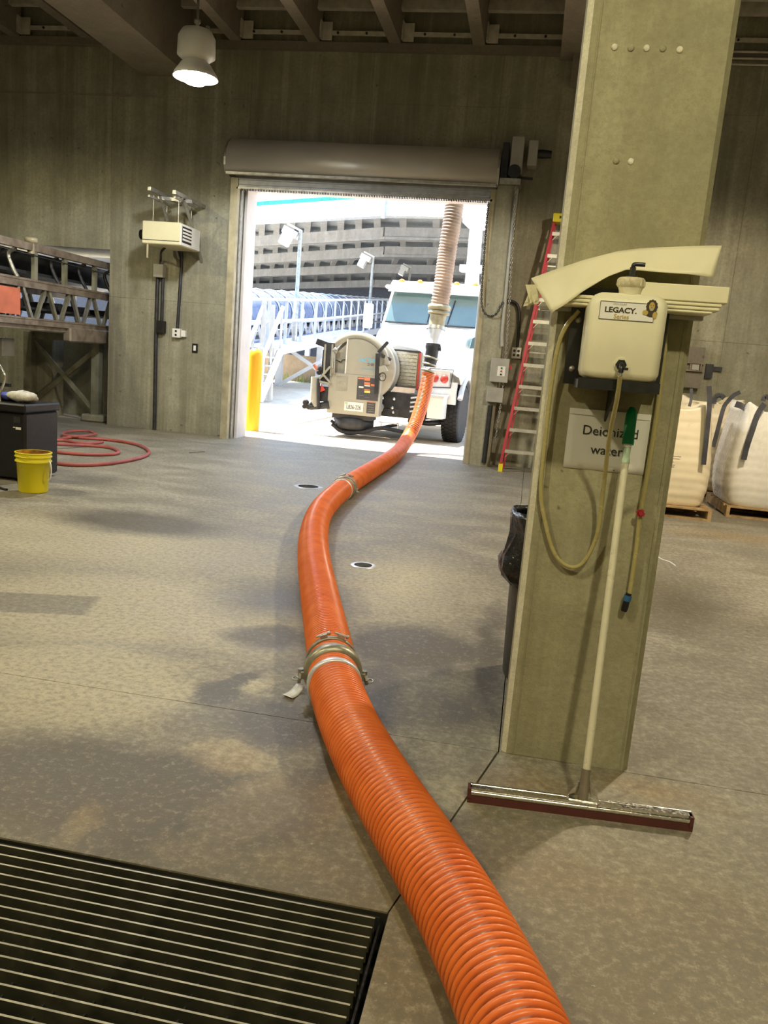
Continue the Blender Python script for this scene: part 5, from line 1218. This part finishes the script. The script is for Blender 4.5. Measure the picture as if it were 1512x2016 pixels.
# right-side arm
MB().bar(at(745,694,YF-.1), at(764,668+5,YF-.1), .05,.05,upv=(0,1,0)).bar(at(744,696,YF-.1), at(741,775,YF-.1), .07,.05,upv=(0,1,0)).bar(at(747,697,YF-.05), at(769,708,YF+.1), .05,.05,upv=(0,1,0)).build('side_arm', M['dark_steel'], rl)
MB().prism([at(744,722,YF-.12),at(757,719,YF-.12),at(763,730,YF-.12),at(746,735,YF-.12)], (0,.06,0)).build('work_lamp', M['greybox'], rl)
cc = at(753,742,YF-.1); MB().tube([cc+V((.06*math.cos(a),0,.07*math.sin(a))) for a in [2*PI*q/14 for q in range(14)]], .008, 6, closed=True).build('wire_loop', M['rubber'], rl)
# left-side black framework and valves
def lp_(px, py, dy=0): return at(px, py, YF-.02+dy)
fl_ = MB().bar(lp_(652,675), lp_(647,735), .12,.08,upv=(0,1,0)).bar(lp_(624,672), lp_(650,682), .07,.1).build('top_bracket', M['dark_steel'], rl)
MB().bar(lp_(655,678,-.05), lp_(651,740,-.05), .03,.03,upv=(0,1,0)).bar(lp_(641,678,-.05), lp_(638,735,-.05), .03,.03,upv=(0,1,0)).bar(lp_(650,722,-.08), lp_(625,750,-.08), .035,.04,upv=(0,1,0)).bar(lp_(637,738,-.08), lp_(651,754,-.08), .035,.04,upv=(0,1,0)).bar(lp_(626,750,-.08), lp_(650,756,-.08), .035,.04,upv=(0,1,0)).build('side_frame', M['vac_dark'], rl)
MB().bar(lp_(646,690,.02), lp_(640,755,.02), .16,.1,upv=(0,1,0)).build('hydraulic_block', M['dark_steel'], rl)
MB().tube([lp_(658,692,-.08), lp_(656,735,-.08)], .025, 10).tube(smooth_path([lp_(656,690,-.08), lp_(660,686,-.08), lp_(663,688,-.08), lp_(661,695,-.08)], 4), .02, 8).build('handle_pipe', M['stainless'], rl)
MB().tube([lp_(621,742), lp_(620,785), lp_(624,800)], [.08,.085,.07], 16).build('hydraulic_cylinder', M['greybox'], rl)
MB().tube([lp_(627,745,-.08), lp_(627,805,-.08)], .03, 8).build('drain_pipe', M['dark_steel'], rl)
MB().tube([lp_(600,797), lp_(612,801), lp_(648,797)], [.05,.06,.07], 10).build('suction_pipe', M['dark_steel'], rl)
for px, py, r_ in ((602,792,.055),(609,800,.06),(615,796,.05),(600,800,.045),(632,726,.06),(640,730,.05),(628,733,.045)): MB().lathe([(r_*.6,-.05),(r_,-.03),(r_,.03),(r_*.6,.05)], lp_(px, py), 12, (0,1,0)).build('valve', M['rubber'], rl)
MB().box(lp_(626,760)+V((0,0,-.0)), lp_(648,792)+V((0,.15,0))).build('valve_panel', M['dark_steel'], rl)
MB().tube([lp_(618,718), lp_(625,728)], .03, 8).build('red_lever', M['steelred'], rl)
MB().prism([lp_(632,756,-.06),lp_(630,772,-.06),lp_(640,768,-.06)], (0,.02,0)).build('red_flag', M['redpaint'], rl)

# ------------------------------------------------------------ riser hose outside
rz = thing('riser_hose', 'brownish ribbed boom hose hanging above the truck hood to the dark coupling', 'hose', (-1.6,13.3,2))
rp_ = smooth_path([at(865,604,13.35), at(872,560,13.35), at(880,500,13.4), at(888,450,13.4), at(895,400,13.45), at(900,360,13.5), at(905,300,13.5)], 8)
ribbed('hose_body', rp_, .148, .014, .048, M['boomhose'], rz, 6, 28)
c0 = at(865,604,13.35); c1 = at(862,625,13.33)
MB().lathe([(.13,-.05),(.18,-.05),(.19,0),(.17,.03),(.13,.03)], c0, 30, (.04,0,1)).lathe([(.13,-.02),(.175,-.02),(.175,.02),(.13,.02)], c0-V((0,0,.10)), 30, (.04,0,1)).build('flange_clamp', M['tan'], rz)
MB().tube([c0-V((0,0,.02)), at(859,645,13.33)], [.14,.125], 24).build('pipe_stub', M['tan'], rz)
rd2 = thing('reducer_elbow', 'dark metal reducer joining the boom hose to the orange hose', 'pipe fitting', (-1.6,13.3,1.7))
a_, b_, c_, d_ = at(859,643,13.33), at(855,665,13.30), at(852,690,13.27), at(846,722,13.25)
MB().tube([a_, at(858,650,13.32)], [.155,.155], 24).build('clamp_band', M['galv'], rd2)
MB().tube([a_, at(858,650,13.32), b_, at(853,678,13.28)], [.135,.14,.10,.10], 24).build('reducer_cone', M['galv_out'], rd2)
MB().tube([at(853,676,13.28), at(852,684,13.28), at(851,690,13.27), d_], [.115,.125,.105,.105], 24).lathe([(.04,0),(.05,.08)], at(858,686,13.25), 12, (1,0,.2)).build('elbow_body', M['dark_steel'], rd2)
for k, (px, py) in enumerate(((849,705),(846,718),(843,730))): pc_ = at(px, py, 13.25); MB().lathe([(.10,-.015),(.122,-.015),(.122,.015),(.10,.015)], pc_, 28, (.18,.1,1)).build('clamp_band', M['clamp'], rd2)
